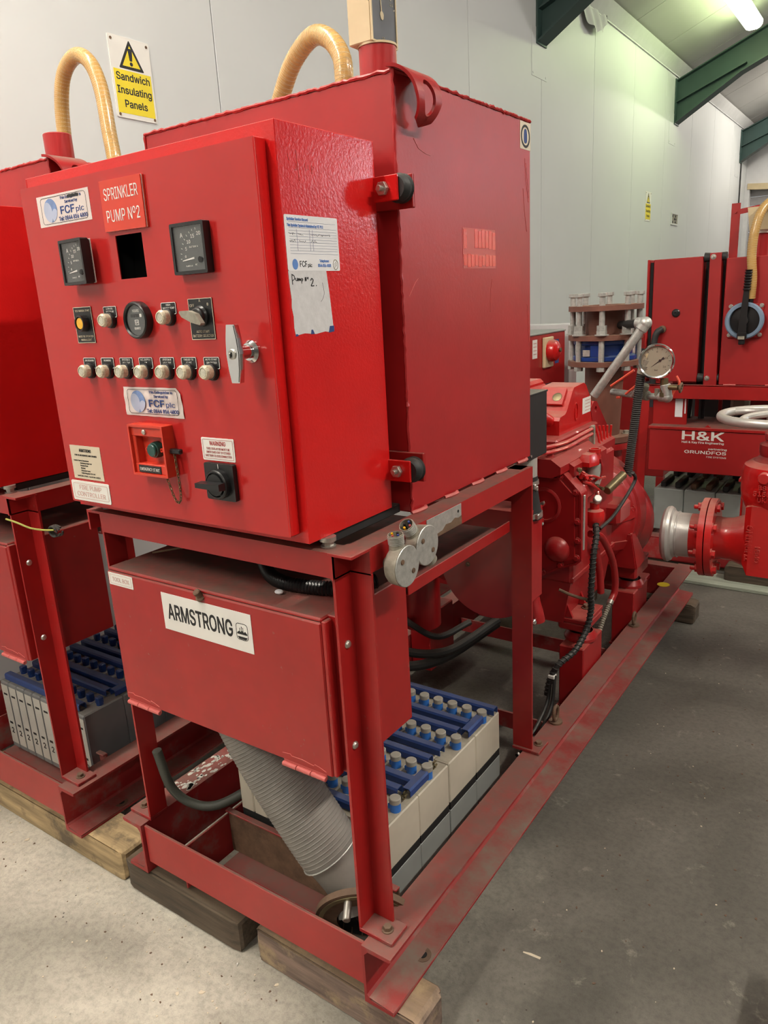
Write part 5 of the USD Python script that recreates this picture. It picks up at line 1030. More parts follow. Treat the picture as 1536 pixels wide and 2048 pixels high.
part(dh, 'braided_end', corrugated(smooth_path([(-.82, 2.585, .428), (-.825, 2.55, .395), (-.83, 2.51, .35), (-.835, 2.49, .31)], 20), .0085, .008, .003, 10), 'galv_dark')
part(dh, 'ferrule', [cyl((-.82, 2.585, .43), (-.8205, 2.575, .418), .012, n=12), cyl((-.834, 2.495, .32), (-.8365, 2.485, .30), .012, n=12)], 'steel')
solo('drain_pipe', tube([(-.85, 2.49, .66), (-.845, 2.53, .55), (-.845, 2.545, .47)], .013, 12), 'engine', 'red drain pipe beside the curved drain hose', 'pipe')
solo('earth_lead', tube(smooth_path([(-.79, 2.70, .895), (-.795, 2.74, .85), (-.82, 2.60, .76), (-.84, 2.50, .73)], 24), .0065, 8), 'rubber', 'black lead looping from the brass rod across the bell housing', 'cable')
# left of the engine: cables and floor pieces seen under the tank
for pts, r, lab in (([(-1.55, 2.0, .40), (-1.38, 1.98, .36), (-1.22, 2.05, .36), (-1.12, 2.25, .42)], .016, 'thick black cable crossing under the engine front, upper'), ([(-1.55, 1.95, .33), (-1.40, 1.95, .305), (-1.25, 2.05, .32), (-1.15, 2.3, .38)], .018, 'thick black cable crossing under the engine front, lower'), ([(-1.40, 2.06, .45), (-1.33, 2.0, .46), (-1.24, 2.03, .42), (-1.18, 2.15, .44)], .011, 'thin black cable arching in front of the left engine pedestal')):
    solo('engine_cable', tube(smooth_path(pts, 30), r, 10), 'cable', lab, 'cable')

# ================================================================== PUMP, DISCHARGE SPOOL, PRESSURE GAUGE
SX, SY = -1.08, 3.22
pm = thing('fire_pump', 'red pump casing at the rear of the near skid, below the brown pipe', 'pump', (SX, SY, .25))
part(pm, 'volute', lathe((SX, 3.10, .55), (0, 1, 0), [(0, 0), (.12, 0), (.20, .03), (.23, .09), (.23, .15), (.20, .21), (.12, .24), (0, .24)], 40), 'engine')
part(pm, 'discharge_neck', lathe((SX, SY, .62), (0, 0, 1), [(.11, 0), (.085, .14), (.085, .26)], 28), 'engine')
part(pm, 'discharge_flange', ring((SX, SY, .880), (0, 0, 1), .122, .06, .026, 40), 'engine')
part(pm, 'pump_foot', [bx(-1.28, -.88, 3.12, 3.34, .245, .27, .004), bx(-1.22, -.94, 3.16, 3.30, .26, .42, .01)], 'engine')
part(pm, 'suction_flange', ring((SX, 3.36, .55), (0, 1, 0), .14, .08, .03, 36), 'engine')
sl = thing('discharge_spool', 'brown flanged pipe with long studs clamping a blue valve', 'pipe', (SX, SY, .906))
part(sl, 'lower_pipe', lathe((SX, SY, .93), (0, 0, 1), [(.070, 0), (.080, .25), (.080, .31)], 36), 'brown')
part(sl, 'lower_flange', ring((SX, SY, .910), (0, 0, 1), .122, .06, .025, 44), 'brown')
for nm, z in (('valve_flange', 1.236), ('valve_flange', 1.343), ('top_flange', 1.462)):
    part(sl, nm, ring((SX, SY, z), (0, 0, 1), .153, .070, .0205, 56), 'brown')
part(sl, 'upper_pipe', lathe((SX, SY, 1.363), (0, 0, 1), [(.082, 0), (.082, .10), (.074, .10), (.074, .02), (0, .02)], 36), 'brown')
vb = part(sl, 'valve_body', [lathe((SX, SY, 1.2565), (0, 0, 1), [(.128, 0), (.131, .004), (.131, .018), (.112, .024), (.112, .064), (.131, .070), (.131, .083), (.128, .0865)], 48)] + [bx(SX - .02, SX + .02, SY - .128, SY - .1, 1.275, 1.325, .003)], 'blue', label='blue wafer valve body')
for k in range(8):
    a = 2 * math.pi * k / 8 + .22
    p = np.array([SX + .136 * math.cos(a), SY + .136 * math.sin(a), 1.222])
    st = part(sl, 'stud', [cyl(p, p + [0, 0, .306], .0120, n=14)] + hexhead(p + [0, 0, .296], (0, 0, 1), .0185, .015, False), 'galv')
    part(st, 'stud_nut', hexhead(p + [0, 0, .1420], (0, 0, 1), .0215, .020) + [cyl(p + [0, 0, .162], p + [0, 0, .182], .0205, n=6), cyl(p + [0, 0, -.004], p + [0, 0, .0135], .0185, n=6)], 'galv')
part(sl, 'valve_plate', bx(-1.130, -1.100, SY - .1305, SY - .1285, 1.280, 1.306, 0), 'galv')
for k in range(4):
    a = 2 * math.pi * k / 4 + .3
    p = np.array([SX + .098 * math.cos(a), SY + .098 * math.sin(a), .935])
    part(sl, 'flange_bolt', hexhead(p, (0, 0, 1), .0135, .014) + hexhead(p - [0, 0, .056], (0, 0, -1), .0135, .014), 'galv_dark')
dp = thing('drain_tube', 'slanting grey galvanised tube hanging from the brown flanged pipe', 'tube', (-.95, 3.05, 1.12))
e0 = np.array([-.868, 3.06, 1.410]); e1 = np.array([-1.058, 3.03, 1.125])
dd = (e1 - e0) / np.linalg.norm(e1 - e0)
part(dp, 'tube', [lathe(e1, -dd, [(.0150, 0), (.0175, 0), (.0175, np.linalg.norm(e1 - e0))], 20)], 'galv')
part(dp, 'tube_bore', cyl(e1 - dd * .012, e1 - dd * .013, .0150, n=18), 'void')
part(dp, 'elbow', [trimesh.creation.icosphere(2, .025).apply_translation(e0), lathe(e0, dd, [(.0235, 0), (.0235, .028), (.0205, .031)], 20), cyl(e0, e0 + [-.035, .016, 0], .023, n=18)], 'galv')
part(dp, 'nipple', cyl(e0 + [-.033, .018, 0], e0 + [-.135, .12, -.01], .017, n=16), 'rubber')

GX, GY, GZ = -.798, 2.985, 1.270
ga = thing('pressure_gauge', 'round chrome-rimmed pressure gauge on galvanised fittings beside the brown pipe', 'gauge', (GX, GY, GZ))
gn = np.array([.10, -1, .10]); gn /= np.linalg.norm(gn)
gu = np.array([0, 0, 1]) - gn * gn[2]; gu /= np.linalg.norm(gu); gr = np.cross(gu, gn) * -1
gr = np.cross(gu, gn); gr = gr if gr[0] > 0 else -gr
GB = (tuple(gr), tuple(gu), tuple(gn)); G0 = np.array([GX, GY, GZ])
part(ga, 'case', lathe(G0 - gn * .055, gn, [(0, 0), (.052, 0), (.060, .012), (.062, .055), (.066, .056), (.067, .064), (.063, .070), (.0575, .068)], 44), 'chrome')
part(ga, 'dial', cyl(G0 + gn * .004, G0 + gn * .006, .0585, n=40), 'dial_cream')
fd = G0 + gn * .0062
part(ga, 'needle', place(ext(unary_union([Polygon([(-.041, -.0008), (0, -.0022), (.013, -.0028), (.013, .0028), (0, .0022)]), Point(0, 0).buffer(.005), sbox(.010, -.0045, .018, .0045)]), .001), fd + gu * .002 + gr * .012, GB, .62), 'ink')
part(ga, 'dial_mark', [place(ext(sbox(-.0006, .044, .0006, .051), .0004), fd, GB, a) for a in np.linspace(-2.3, 2.3, 13)] + [text(t, .007, fd + gr * .036 * math.sin(a) + gu * (.036 * math.cos(a) - .003), GB) for t, a in (('2', -1.3), ('6', 0), ('10', 1.25), ('16', 2.2))] + [text('bar', .006, fd - gu * .036, GB)], 'ink')
part(ga, 'gauge_glass', cyl(G0 + gn * .0105, G0 + gn * .011, .0582, n=40), 'glass')
part(ga, 'isolating_cock', [cyl((GX + .028, GY + .01, GZ - .065), (GX + .030, GY + .01, GZ - .125), .015, n=16), cyl((GX + .030, GY + .01, GZ - .100), (GX + .085, GY - .005, GZ - .098), .010, n=12), cyl((GX + .030, GY + .01, GZ - .12), (GX + .03, GY + .01, GZ - .135), .018, n=6)], 'brass')
part(ga, 'cock_handle', [tube([(GX + .095 + .002 * math.sin(t), GY - .008 + .016 * math.cos(t), GZ - .098 + .016 * math.sin(t)) for t in np.linspace(0, 2 * math.pi, 15)], .0045, 7, cap=False), cyl((GX + .07, GY, GZ - .098), (GX + .10, GY - .01, GZ - .098), .004, n=8)], 'rust')
zt_ = 1.132
part(ga, 'fitting_pipe', [cyl((-1.01, 3.12, zt_), (-.90, 3.05, zt_), .014, n=14), cyl((-.92, 3.06, zt_), (-.745, 2.995, zt_ - .002), .0125, n=14), cyl((-.772, 3.0, zt_), (-.768, 2.995, GZ - .10), .0125, n=14), cyl((-.90, 3.05, zt_), (-.855, 3.0, 1.195), .0135, n=14)], 'galv')
part(ga, 'elbow', [trimesh.creation.icosphere(2, .021).apply_translation([-.757, 2.998, zt_]), cyl((-.757, 2.998, zt_), (-.766, 2.996, zt_ + .05), .020, n=16, c=.003), cyl((-.757, 2.998, zt_), (-.79, 3.01, zt_), .019, n=16, c=.003)], 'galv')
part(ga, 'tee', [cyl((-.885, 3.045, zt_), (-.835, 3.025, zt_), .020, n=16, c=.003), cyl((-.862, 3.03, zt_), (-.85, 3.02, zt_ + .045), .019, n=16, c=.003), cyl((-.80, 3.013, zt_), (-.80, 3.013, zt_ + .03), .010, n=12)], 'galv_dark')
part(ga, 'name_plate', [hull([(-.868, 2.99, 1.232), (-.838, 2.975, 1.300), (-.826, 2.98, 1.300), (-.826, 2.98, 1.232), (-.866, 2.994, 1.232), (-.836, 2.979, 1.300)])], 'cream')
gc = thing('flexible_conduit', 'grey corrugated conduit running down beside the pressure gauge', 'conduit', (-.86, 2.98, 1.2))
part(gc, 'conduit_gland', [cyl((-.842, 2.985, 1.255), (-.856, 2.985, 1.222), .018, n=16), cyl((-.848, 2.985, 1.24), (-.852, 2.985, 1.230), .0205, n=6), cyl((-.835, 2.985, 1.275), (-.843, 2.985, 1.252), .014, n=12)], 'galv_dark')
part(gc, 'conduit_tube', corrugated(smooth_path([(-.855, 2.985, 1.225), (-.861, 2.98, 1.16), (-.868, 2.975, 1.06), (-.876, 2.965, .95), (-.882, 2.95, .84), (-.884, 2.93, .76), (-.89, 2.90, .70)], 70), .0165, .008, .0035, 14), 'rubber')
for k, (a, b) in enumerate((((-.985, 3.02, 1.168), (-.885, 2.99, 1.235)), ((-.93, 3.04, 1.135), (-.842, 3.0, 1.205)), ((-.972, 3.06, 1.117), (-.955, 3.055, 1.119)))):
    solo('cable_tie', tube([a, b], .0052, 8), 'red_tag', ['long orange-red strip slanting behind the corrugated conduit', 'middle orange-red strip behind the corrugated conduit', 'short orange-red stub left of the corrugated conduit'][k], 'strip')
solo('tag_loop', tube(smooth_path([(-.735, 3.03, 1.21), (-.722, 3.03, 1.18), (-.742, 3.03, 1.15), (-.752, 3.03, 1.12)], 16), .0055, 8), 'red_tag', 'orange-red loop below the pressure gauge', 'strip')

# ================================================================== FAR PUMP SET (turned a quarter round)
FY = 4.30
fs = thing('pump_skid', 'red skid of the far pump set behind the silver pipe end', 'steel skid', (-.5, 4.8, 0))
part(fs, 'side_rail', bx(-1.245, .4, FY - .06, FY - .05, .02, .155, .003), 'skid')
part(fs, 'rail_flange', [bx(-1.245, .4, FY - .06, FY + .02, .148, .156, .002), bx(-1.245, .4, FY - .06, FY + .02, .02, .028, .002)], 'skid')
part(fs, 'end_rail', [bx(-1.245, -1.237, FY - .06, 5.2, .02, .155, .002), bx(-1.245, -1.17, FY - .05, 5.2, .02, .028)], 'skid')
part(fs, 'skid_pad', bx(-1.24, .4, FY - .05, 5.2, 0, .02, 0), 'wood_dark')
ff = thing('support_frame', 'red angle frame of the far pump set behind the pressure gauge', 'steel frame', (-.8, 4.6, .156))
part(ff, 'post', hull([(-1.243 + a, FY + b, .156) for a in (0, .045) for b in (-.006, 0)] + [(-1.222 + a, FY + b, 1.02) for a in (0, .045) for b in (-.006, 0)]), 'frame')
part(ff, 'post', bx(-1.06, -1.02, 4.86, 4.90, .156, 1.0, .002), 'frame')
part(ff, 'post', bx(.2, .25, FY - .006, FY + .05, .156, 1.02, .002), 'frame')
part(ff, 'top_beam', [bx(-1.20, .3, FY - .012, FY - .006, .945, 1.020, .002), bx(-1.20, .3, FY - .012, FY + .05, 1.014, 1.021, .001)], 'frame')
part(ff, 'rear_beam', bx(-1.20, .3, 4.86, 4.90, .95, 1.02, .003), 'frame')
part(ff, 'gap_shade_sheet', bx(-.937, -.83, FY + .07, FY + .08, 1.03, 1.66, 0), 'rubber')  # added dark sheet standing in for shade between cabinet and tank
part(ff, 'mount_post', hull([(-.900, FY + .0, 1.02), (-.842, FY, 1.02), (-.900, FY - .008, 1.02), (-.842, FY - .008, 1.02), (-.905, FY, 1.694), (-.856, FY, 1.694), (-.905, FY - .008, 1.694), (-.856, FY - .008, 1.694)]), 'far_red')
part(ff, 'mount_post_web', hull([(-.842, FY + .05, 1.02), (-.836, FY + .05, 1.02), (-.842, FY - .008, 1.02), (-.836, FY - .008, 1.02), (-.856, FY + .05, 1.694), (-.85, FY + .05, 1.694), (-.856, FY - .008, 1.694), (-.85, FY - .008, 1.694)]), 'far_red')
for x, z in ((-.888, 1.675), (-.884, 1.058)):
    part(ff, 'mount_bolt', hexhead((x, FY - .008, z), (0, -1, 0), .010, .009) + [cyl((x, FY - .01, z), (x, FY - .026, z), .0045, n=8)], 'steel')
    part(ff, 'rubber_mount', [cyl((-.905, FY + .02, z), (-.935, FY + .02, z), .021, .024, n=16), cyl((-.852, FY + .02, z), (-.828, FY + .02, z), .021, n=16)], 'rubber')
fcb = thing('control_cabinet', 'red cabinet with black round plug above the pressure gauge', 'control cabinet', (-1.07, 4.6, 1.035))
part(fcb, 'body', bx(-1.188, -.938, FY, 4.95, 1.037, 1.681, .003), 'far_red')
part(fcb, 'door_edge', [bx(-1.219, -1.207, FY - .01, 4.96, 1.03, 1.683, .003), bx(-1.207, -1.188, FY + .012, 4.94, 1.05, 1.67, .001)], 'frame')
part(fcb, 'door_gap', bx(-1.207, -1.190, FY + .008, FY + .02, 1.055, 1.668, 0), 'void')
part(fcb, 'round_plug', lathe((-1.061, FY, 1.402), (0, -1, 0), [(.021, 0), (.021, .006), (.016, .010), (.006, .011), (.005, .007), (0, .007)], 28), 'black')
part(fcb, 'cable_entry', cyl((-.852, FY + .02, 1.478), (-.852, FY - .03, 1.478), .02, n=12) if False else lathe((-1.128, FY, 1.318), (0, -1, 0), [(.020, 0), (.020, .010), (.014, .014), (0, .014)], 20), 'rust')
solo('power_cable', tube(smooth_path([(-1.128, FY - .014, 1.318), (-1.145, FY - .035, 1.305), (-1.157, FY - .04, 1.26), (-1.160, FY - .04, 1.15), (-1.16, FY - .03, 1.03)], 30), .017, 12), 'rubber', 'thick black cable entering the far red cabinet behind the gauge', 'cable')
ftk = thing('fuel_tank', 'red fuel tank with round hand pump at the right edge', 'tank', (-.5, 4.6, 1.022))
part(ftk, 'body', bx(-.826, -.10, FY - .003, 4.9, 1.022, 1.664, .004), 'far_red')
part(ftk, 'base_weld', [tube([(-.80 + .2 * k, FY - .004, 1.024), (-.77 + .2 * k, FY - .009, 1.026), (-.74 + .2 * k, FY - .004, 1.024)], .004, 6) for k in range(3)], 'weld')
part(ftk, 'riser_pipe', cyl((-.690, FY + .12, 1.664), (-.690, FY + .12, 1.775), .036, n=24), 'satin')
part(ftk, 'level_gauge', hull([(-.74 + a, FY + .06 + b, 1.79) for a in (0, .09) for b in (0, .1)] + [(-.755 + a, FY + .06 + b, 1.90) for a in (0, .10) for b in (0, .1)]), 'cream')
part(ftk, 'gauge_base', [cyl((-.69, FY + .12, 1.775), (-.69, FY + .12, 1.79), .045, n=24)], 'white')
part(ftk, 'top_post', bx(-.838, -.796, FY + .10, FY + .106, 1.66, 1.93, .001), 'frame')
part(ftk, 'top_strut', [hull([(-.80, FY + .098, 1.875), (-.80, FY + .104, 1.875), (-.80, FY + .098, 1.900), (-.80, FY + .104, 1.900), (-.55, FY + .098, 1.905), (-.55, FY + .104, 1.905), (-.55, FY + .098, 1.93), (-.55, FY + .104, 1.93)]), cyl((-.816, FY + .10, 1.888), (-.816, FY + .09, 1.888), .006, n=10)], 'frame')
hp_ = thing('hand_pump', 'round hand pump with pale blue rim and black lever on the far tank', 'pump', (-.715, FY, 1.355))
part(hp_, 'back_plate', bx(-.797, -.635, FY - .014, FY - .004, 1.265, 1.435, .004), 'frame')
pc = (-.7155, FY - .014, 1.353)
part(hp_, 'pump_rim', lathe(pc, (0, -1, 0), [(.090, 0), (.092, .03), (.086, .036), (.072, .036), (.070, .012), (0, .012)], 48), 'blue_cover')
part(hp_, 'pump_face', lathe((pc[0], pc[1] - .0125, pc[2]), (0, -1, 0), [(.0715, 0), (.0695, .004), (.03, .008), (0, .010)], 40), 'black')
part(hp_, 'corner_bolt', sum([hexhead((pc[0] + a * .072, FY - .014, pc[2] + b * .072), (0, -1, 0), .008, .008) for a in (-1, 1) for b in (-1, 1)], []), 'steel')
part(hp_, 'lever', [hull([(pc[0] + .004 + a, pc[1] - .045 + b, 1.51) for a in (-.012, .012) for b in (-.005, .005)] + [(pc[0] - .004 + a, pc[1] - .045 + b, 1.29) for a in (-.020, .020) for b in (-.007, .007)]), bx(pc[0] - .026, pc[0] + .018, pc[1] - .056, pc[1] - .03, 1.262, 1.30, .006), bx(pc[0] - .018, pc[0] + .012, pc[1] - .05, pc[1] - .03, 1.235, 1.27, .004), cyl((pc[0], pc[1] - .012, pc[2]), (pc[0], pc[1] - .05, pc[2]), .022, n=20)], 'black')
part(hp_, 'lever_grip', corrugated([(pc[0] + .004, pc[1] - .045, 1.50), (pc[0] + .008, pc[1] - .045, 1.60)], .0165, .012, .006, 14), 'black')
part(hp_, 'spout', [cyl((pc[0] + .02, FY - .03, 1.44), (pc[0] + .022, FY - .03, 1.475), .014, n=16)], 'black')
part(hp_, 'lever_plate', bx(pc[0] - .020, pc[0] + .012, pc[1] - .060, pc[1] - .056, 1.262, 1.278, .001), 'galv_dark')
hose([(-.695, FY - .03, 1.46), (-.694, FY - .035, 1.56), (-.705, FY - .035, 1.67), (-.700, FY - .03, 1.78), (-.680, FY - .0, 1.875), (-.640, FY + .05, 1.92), (-.60, FY + .1, 1.905), (-.585, FY + .15, 1.82), (-.58, FY + .18, 1.66)], .022, 'amber hose rising from the hand pump at the right edge')
hb_ = thing('tool_box', 'red box with white company lettering under the far beam', 'box', (-.8, 4.5, .545))
part(hb_, 'body', bx(-1.160, -.545, FY - .050, 4.62, .545, .778, .003), 'far_red')
part(hb_, 'lid', [bx(-1.167, -.540, FY - .056, 4.625, .780, .798, .003)], 'frame')
part(hb_, 'lid_catch', [hull([(-.875, FY - .04, .798), (-.84, FY - .04, .798), (-.857, FY - .04, .812), (-.857, FY - .03, .812), (-.875, FY - .03, .798), (-.84, FY - .03, .798)])], 'frame')
yk = FY - .0503
hk = lambda x, z: (x * (yk / 4.3), yk, 1.55 + (z - 1.55) * yk / 4.3)
part(hb_, 'company_lettering', [text('H&K', .046, hk(-.888, .7200), '-y', True, width=.215), text('Hall & Kay Fire Engineering', .0105, hk(-.887, .7010), '-y', True, width=.215)], 'white')
part(hb_, 'partner_lettering', [text('partnering', .0095, hk(-.808, .6690), '-y', True, width=.092), text('GRUNDFOS', .0165, hk(-.871, .6440), '-y', True, width=.214), text('FIRE SYSTEMS', .0090, hk(-.812, .6240), '-y', False, width=.100)], 'white')
fb = thing('battery_bank', 'bank of dusty grey-green batteries below the far lettered box', 'battery', (-.8, 4.6, .17))
for k in range(4):
    for j in range(2):
        xa = -1.150 + .168 * k
        cl = part(fb, 'cell', bx(xa + .001, xa + .166, FY + .055 + .28 * j, FY + .33 + .28 * j, .165, .415, .005), 'cell_grey' if False else 'cell_low')
        part(fb, 'vent_cap', [bx(xa + .03 + .08 * i, xa + .06 + .08 * i, FY + .09 + .28 * j, FY + .29 + .28 * j, .415, .448, .004) for i in range(2)], 'rust' if k == 1 else 'rubber')
part(fb, 'tray_side', [bx(-1.157, -1.152, FY + .02, 4.9, .157, .26, .001)], 'rust')
solo('floor_plank', bx(-1.25, .3, 3.98, 4.15, 0, .02, .003), 'plank', 'pale greenish plank on the floor in front of the far skid', 'plank')
# dim machinery under the far beam
um = thing('far_engine', 'dim red engine and hoses under the far beam', 'engine', (-.7, 4.9, .5))
part(um, 'crankcase', [bx(-.80, -.2, 4.95, 5.3, .45, .95, .03), lathe((-.63, 4.98, .80), (0, -1, 0), [(.13, 0), (.13, .03), (.11, .05), (.05, .06), (0, .06)], 28)], 'engine')
part(um, 'head', [bx(-.86, -.76, 4.85, 4.95, .80, .88, .02), cyl((-.82, 4.86, .88), (-.82, 4.86, .905), .05, n=20)], 'dial_cream')
part(um, 'added_dark_block', bx(-1.18, .35, 5.32, 5.40, .25, 1.02, .004), 'rubber')  # added black block that darkens the view under the beam
part(um, 'upright', bx(-.905, -.885, 4.75, 4.77, .3, 1.0, .002), 'frame')
part(um, 'hose', [tube(smooth_path([(-1.04 + .07 * k, 4.62, .99), (-1.035 + .07 * k, 4.60, .88), (-1.03 + .075 * k, 4.55, .78)], 14), .016, 10) for k in range(2)], 'rubber')
# cabinets standing between the pump and the wall
pc1 = thing('alarm_panel', 'red panel with round red alarm bell between the tank and brown pipe', 'control cabinet', (-2.2, 4.66, .2))
part(pc1, 'body', bx(-2.55, -1.93, 4.30, 4.935, .30, 1.290, .004), 'frame')
part(pc1, 'top_lid', bx(-2.57, -1.925, 4.28, 4.94, 1.290, 1.302, .003), 'cell_low')
part(pc1, 'leg', [bx(x, x + .05, y, y + .05, 0, .30, .002) for x in (-2.55, -1.98) for y in (4.30, 4.885)], 'frame')
BL = part(pc1, 'alarm_bell', lathe((-1.905, 4.625, 1.185), (1, 0, 0), [(.02, -.02), (.066, -.005), (.070, .015), (.062, .042), (.04, .058), (.015, .062), (0, .062)], 40), 'casting', label='round red alarm bell')
part(BL, 'bell_base', bx(-1.93, -1.908, 4.55, 4.69, 1.08, 1.27, .004), 'cream')
part(BL, 'bell_cap', cyl((-1.840, 4.625, 1.19), (-1.832, 4.625, 1.19), .013, n=14), 'rust')
part(pc1, 'notice', [bx(-1.93, -1.9285, 4.40, 4.472, 1.150, 1.265, 0)], 'white')
part(pc1, 'notice_print', [bx(-1.9285, -1.928, 4.412, 4.46, 1.24 - .022 * k, 1.246 - .022 * k, 0) for k in range(4)], 'ink_pale')
part(pc1, 'blue_notice', [bx(-1.93, -1.9285, 4.76, 4.825, 1.09, 1.245, 0)], 'ink_blue')
part(pc1, 'white_notice', [bx(-1.93, -1.9285, 4.42, 4.475, .86, .96, 0)], 'paper')
part(pc1, 'dark_plate', [bx(-1.93, -1.9285, 4.50, 4.70, .80, .975, 0)], 'dial_slate')
part(pc1, 'plate_lettering', [text('DIESEL', .014, (-1.9283, 4.62, .935), '+x', width=.075), text('ENGINE CONTROLLER', .011, (-1.9283, 4.605, .912), '+x', width=.12), ext(Point(0, 0).buffer(.012), .0005, (-1.9284, 4.53, .95), '+x')], 'white')
solo('white_cabinet', bx(-2.30, -1.93, 5.02, 5.16, 0, 1.33, .004), 'trim', 'tall narrow white cabinet behind the studded pipe', 'cabinet')
rp = thing('alarm_panel', 'dark red panel standing behind the brown studded pipe', 'control cabinet', (-1.5, 5.4, .1))
part(rp, 'body', bx(-1.92, -1.34, 5.30, 5.9, .25, 1.24, .004), 'frame')
part(rp, 'leg', [bx(x, x + .05, y, y + .05, 0, .25, .002) for x in (-1.92, -1.39) for y in (5.30, 5.85)], 'frame')
part(rp, 'dark_plate', bx(-1.545, -1.43, 5.297, 5.30, .74, 1.14, 0), 'dial_slate')
part(rp, 'notice', [bx(-1.60, -1.555, 5.296, 5.30, 1.02, 1.18, 0), bx(-1.48, -1.452, 5.294, 5.297, .98, 1.12, 0)], 'pinkwhite')
part(rp, 'alarm_bell', lathe((-1.42, 5.30, 1.20), (0, -1, 0), [(.08, 0), (.085, .02), (.07, .05), (.03, .066), (0, .068)], 32), 'engine')
mp = thing('meter_board', 'red board with white notice behind the gauge fittings', 'panel', (-1.08, 4.9, .75))
part(mp, 'body', bx(-1.165, -.985, FY + .02, FY + .05, .79, 1.0, .003), 'frame')
part(mp, 'notice', [bx(-1.045, -1.005, FY + .018, FY + .02, .84, .955, 0), bx(-.995, -.988, FY + .018, FY + .02, .86, .96, 0)], 'paper')

# ================================================================== GATE VALVE AT THE RIGHT
VY, VZ = 3.05, .574
gv = thing('gate_valve', 'bright red gate valve with silver handwheel at the right edge', 'valve', (-.42, VY, VZ))
ax = np.array([1., .06, .02]); ax /= np.linalg.norm(ax)
A = lambda d: np.array([-.560, VY, VZ]) + ax * d
part(gv, 'silver_coupling', lathe(A(-.196), ax, [(.086, 0), (.102, .004), (.112, .014), (.114, .026), (.108, .036), (.096, .042), (.092, .052), (.092, .055), (.095, .057), (.095, .060), (.090, .062), (.089, .108), (.080, .108), (.080, .01), (.086, 0)], 48), 'silver')
part(gv, 'red_spigot', lathe(A(-.088), ax, [(.0890, 0), (.0895, .035), (.093, .044)], 44), 'casting')
part(gv, 'flange', ring(A(-.046), ax, .156, .07, .022, 52), 'casting')
part(gv, 'flange', ring(A(-.020), ax, .156, .07, .024, 52), 'casting')
u_, v_, _ = frame_of(ax)
for k in range(8):
    a = 2 * math.pi * k / 8 + .22
    q = A(0) + .132 * (math.cos(a) * u_ + math.sin(a) * v_)
    fb_ = part(gv, 'flange_bolt', hexhead(q + ax * .004, ax, .0160, .015), 'casting')
    part(fb_, 'flange_nut', hexhead(q - ax * .046, -ax, .0155, .014), 'casting')
    part(fb_, 'bolt_end', cyl(q - ax * .058, q - ax * .078, .009, n=12, c=.003), 'casting')
part(gv, 'body', [lathe(A(.003), ax, [(.086, 0), (.083, .03), (.085, .06), (.104, .11), (.118, .15), (.120, .25), (.112, .31), (.09, .36), (.086, .40)], 44)], 'casting')
vx = np.array([-.352, VY + .01, 0])
part(gv, 'bonnet', [hull([(vx[0] + a * sx, VY + .01 + b * sy, z) for sx in (-1, 1) for sy in (-1, 1) for a, b, z in ((.070, .120, VZ - .10), (.092, .100, VZ - .06), (.092, .100, VZ + .16), (.07, .115, VZ + .17))]),
                    lathe((vx[0], VY + .01, VZ + .155), (0, 0, 1), [(.095, -.03), (.112, -.005), (.126, .03), (.130, .06), (.130, .13), (.122, .155), (.100, .170), (.07, .176), (0, .178)], 48)], 'casting')
part(gv, 'bonnet_bolt', cyl((vx[0] - .035, VY - .105, VZ + .282), (vx[0] - .035, VY - .128, VZ + .282), .022, n=28, c=.004), 'casting')
part(gv, 'cast_lettering', [text('BS', .016, (vx[0] - .038, VY - .1165, VZ + .238), '-y', True, depth=.006), text('5150', .017, (vx[0] - .038, VY - .1165, VZ + .215), '-y', True, depth=.006), text('UK', .016, (vx[0] - .038, VY - .1120, VZ + .192), '-y', True, depth=.007),
                            text('TURNING', .022, (vx[0] - .060, VY - .1045, VZ - .045), '-y', True, depth=.004, rot=math.pi / 2, align='l'), text('OPEN', .017, (vx[0] - .030, VY - .1075, VZ - .045), '-y', True, depth=.004, rot=math.pi / 2, align='l')], 'casting')
part(gv, 'gland_neck', lathe((vx[0], VY + .01, VZ + .325), (0, 0, 1), [(.095, 0), (.082, .010), (.072, .020), (.076, .035), (.076, .062), (.058, .070), (.056, .077), (.062, .082), (.062, .104), (.040, .108), (.036, .140), (0, .140)], 36), 'engine')
hwz = VZ + .488
HWc = np.array([-.382, VY + .01, hwz])
wheel = [tube([HWc + np.array([.186 * math.cos(t), .186 * math.sin(t), 0]) for t in np.linspace(0, 2 * math.pi, 73)], .0165, 14, cap=False)]
for k in range(4):
    a = k * math.pi / 2 + .5
    pts = [HWc + np.array([r * math.cos(a + .6 * (r / .186) ** 2), r * math.sin(a + .6 * (r / .186) ** 2), .014 * (1 - r / .186)]) for r in np.linspace(.02, .182, 12)]
    wheel.append(tube(pts, .013, 10))
wheel.append(lathe(HWc - [0, 0, .02], (0, 0, 1), [(.012, 0), (.030, 0), (.032, .03), (.024, .045), (0, .045)], 28))
part(gv, 'handwheel', wheel, 'silver', label='silver painted handwheel with curved spokes')
part(gv, 'outlet_pipe', [lathe(A(.405), ax, [(.156, 0), (.156, .03), (.09, .03), (.09, .5), (0, .5)], 40)], 'casting')
part(gv, 'pipe_support', [bx(.12, .20, VY - .02, VY + .10, 0, VZ - .07, .004), bx(.04, .28, VY - .08, VY + .16, 0, .012, .002)], 'frame')
bk = thing('valve_bracket', 'red steel upright behind the gate valve body', 'bracket', (-.47, 3.35, .5))
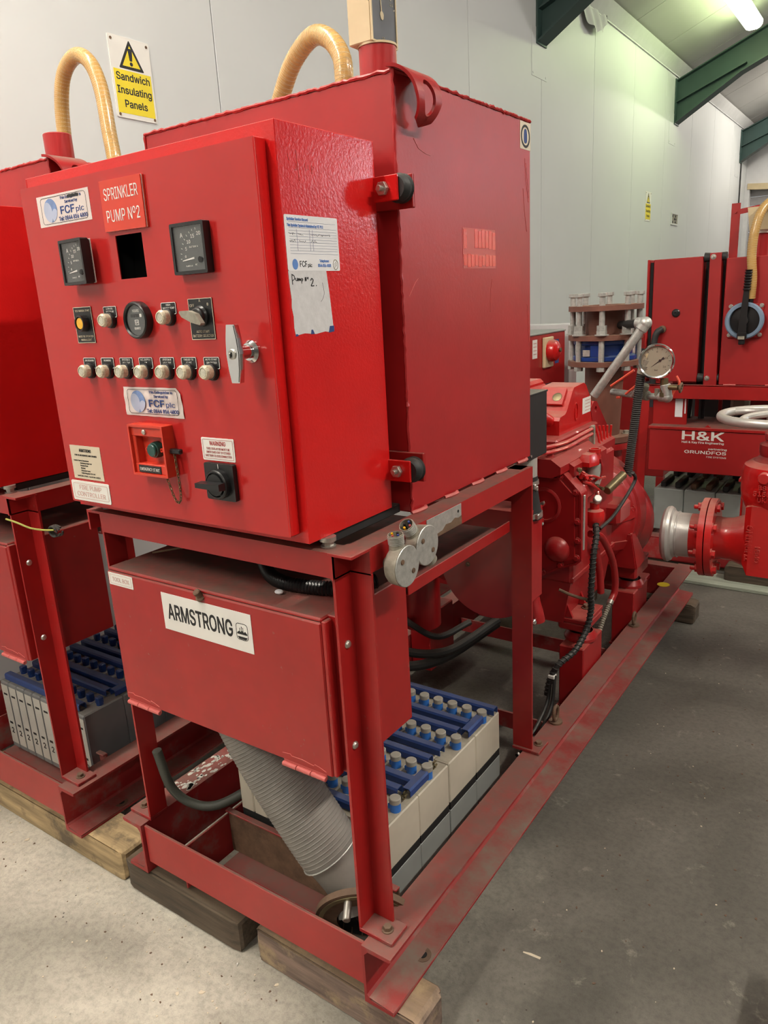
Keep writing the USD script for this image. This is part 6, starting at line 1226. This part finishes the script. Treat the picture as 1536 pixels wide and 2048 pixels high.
part(bk, 'plate', [bx(-.495, -.487, 3.16, 3.24, .50, .79, .002), bx(-.505, -.42, 3.14, 3.25, .785, .80, .003), bx(-.495, -.38, 3.15, 3.24, .50, .52, .002)], 'casting')
solo('red_base_frame', [bx(-.055, .35, 1.25, 1.58, .10, .175, .004), bx(-.04, .3, 1.28, 1.5, 0, .10, .004)], 'skid', 'tip of a red steel base at the bottom right corner', 'steel skid')

# ================================================================== BITS ON THE FLOOR
rg = np.random.default_rng(5)
def flake(x, y, r, h=.0015, k=6):
    return ext(Polygon([(r * (.5 + .8 * rg.random()) * math.cos(t), r * (.4 + .6 * rg.random()) * math.sin(t)) for t in np.linspace(0, 2 * math.pi, k + 1)[:-1]]).buffer(0), h, (x, y, .0002), 'z', rg.random() * 3)
fk = []
for k in range(150):
    x = rg.uniform(-2.6, -.75); y = .97 - abs(rg.normal(0, .17))
    fk.append(flake(x, y, rg.uniform(.001, .0035) * (2.2 if rg.random() < .08 else 1)))
for k in range(60): fk.append(flake(rg.uniform(-.70, .05), rg.uniform(.95, 3.4), rg.uniform(.001, .003)))
solo('floor_debris', fk, 'cream_label', 'tiny pale chips scattered over the concrete floor', 'debris', kind='stuff', smooth=False)
fk = [flake(rg.uniform(-.70, .05), rg.uniform(1.0, 3.6), rg.uniform(.0015, .0045)) for k in range(90)] + [flake(rg.uniform(-2.5, -.8), .95 - abs(rg.normal(0, .17)), rg.uniform(.0015, .004)) for k in range(60)]
solo('floor_grit', fk, 'rust', 'tiny dark grit specks scattered over the concrete floor', 'debris', kind='stuff', smooth=False)
solo('wood_sliver', hull([(-.618, 1.352, 0), (-.575, 1.362, 0), (-.575, 1.355, 0), (-.60, 1.358, .003), (-.618, 1.355, .001)]), 'cream_label', 'pale wood sliver on the floor right of the skid rail', 'debris')
solo('white_chip', hull([(-.825, 1.770, .2446), (-.815, 1.762, .2446), (-.818, 1.776, .2446), (-.820, 1.768, .253)]), 'white', 'white chip on the skid rail at the foot of the rear post', 'debris')
solo('white_chip', hull([(-1.2, .955, 0), (-1.192, .950, 0), (-1.196, .962, 0), (-1.196, .956, .006)]), 'white', 'white chip on the floor at the dark timber end', 'debris')
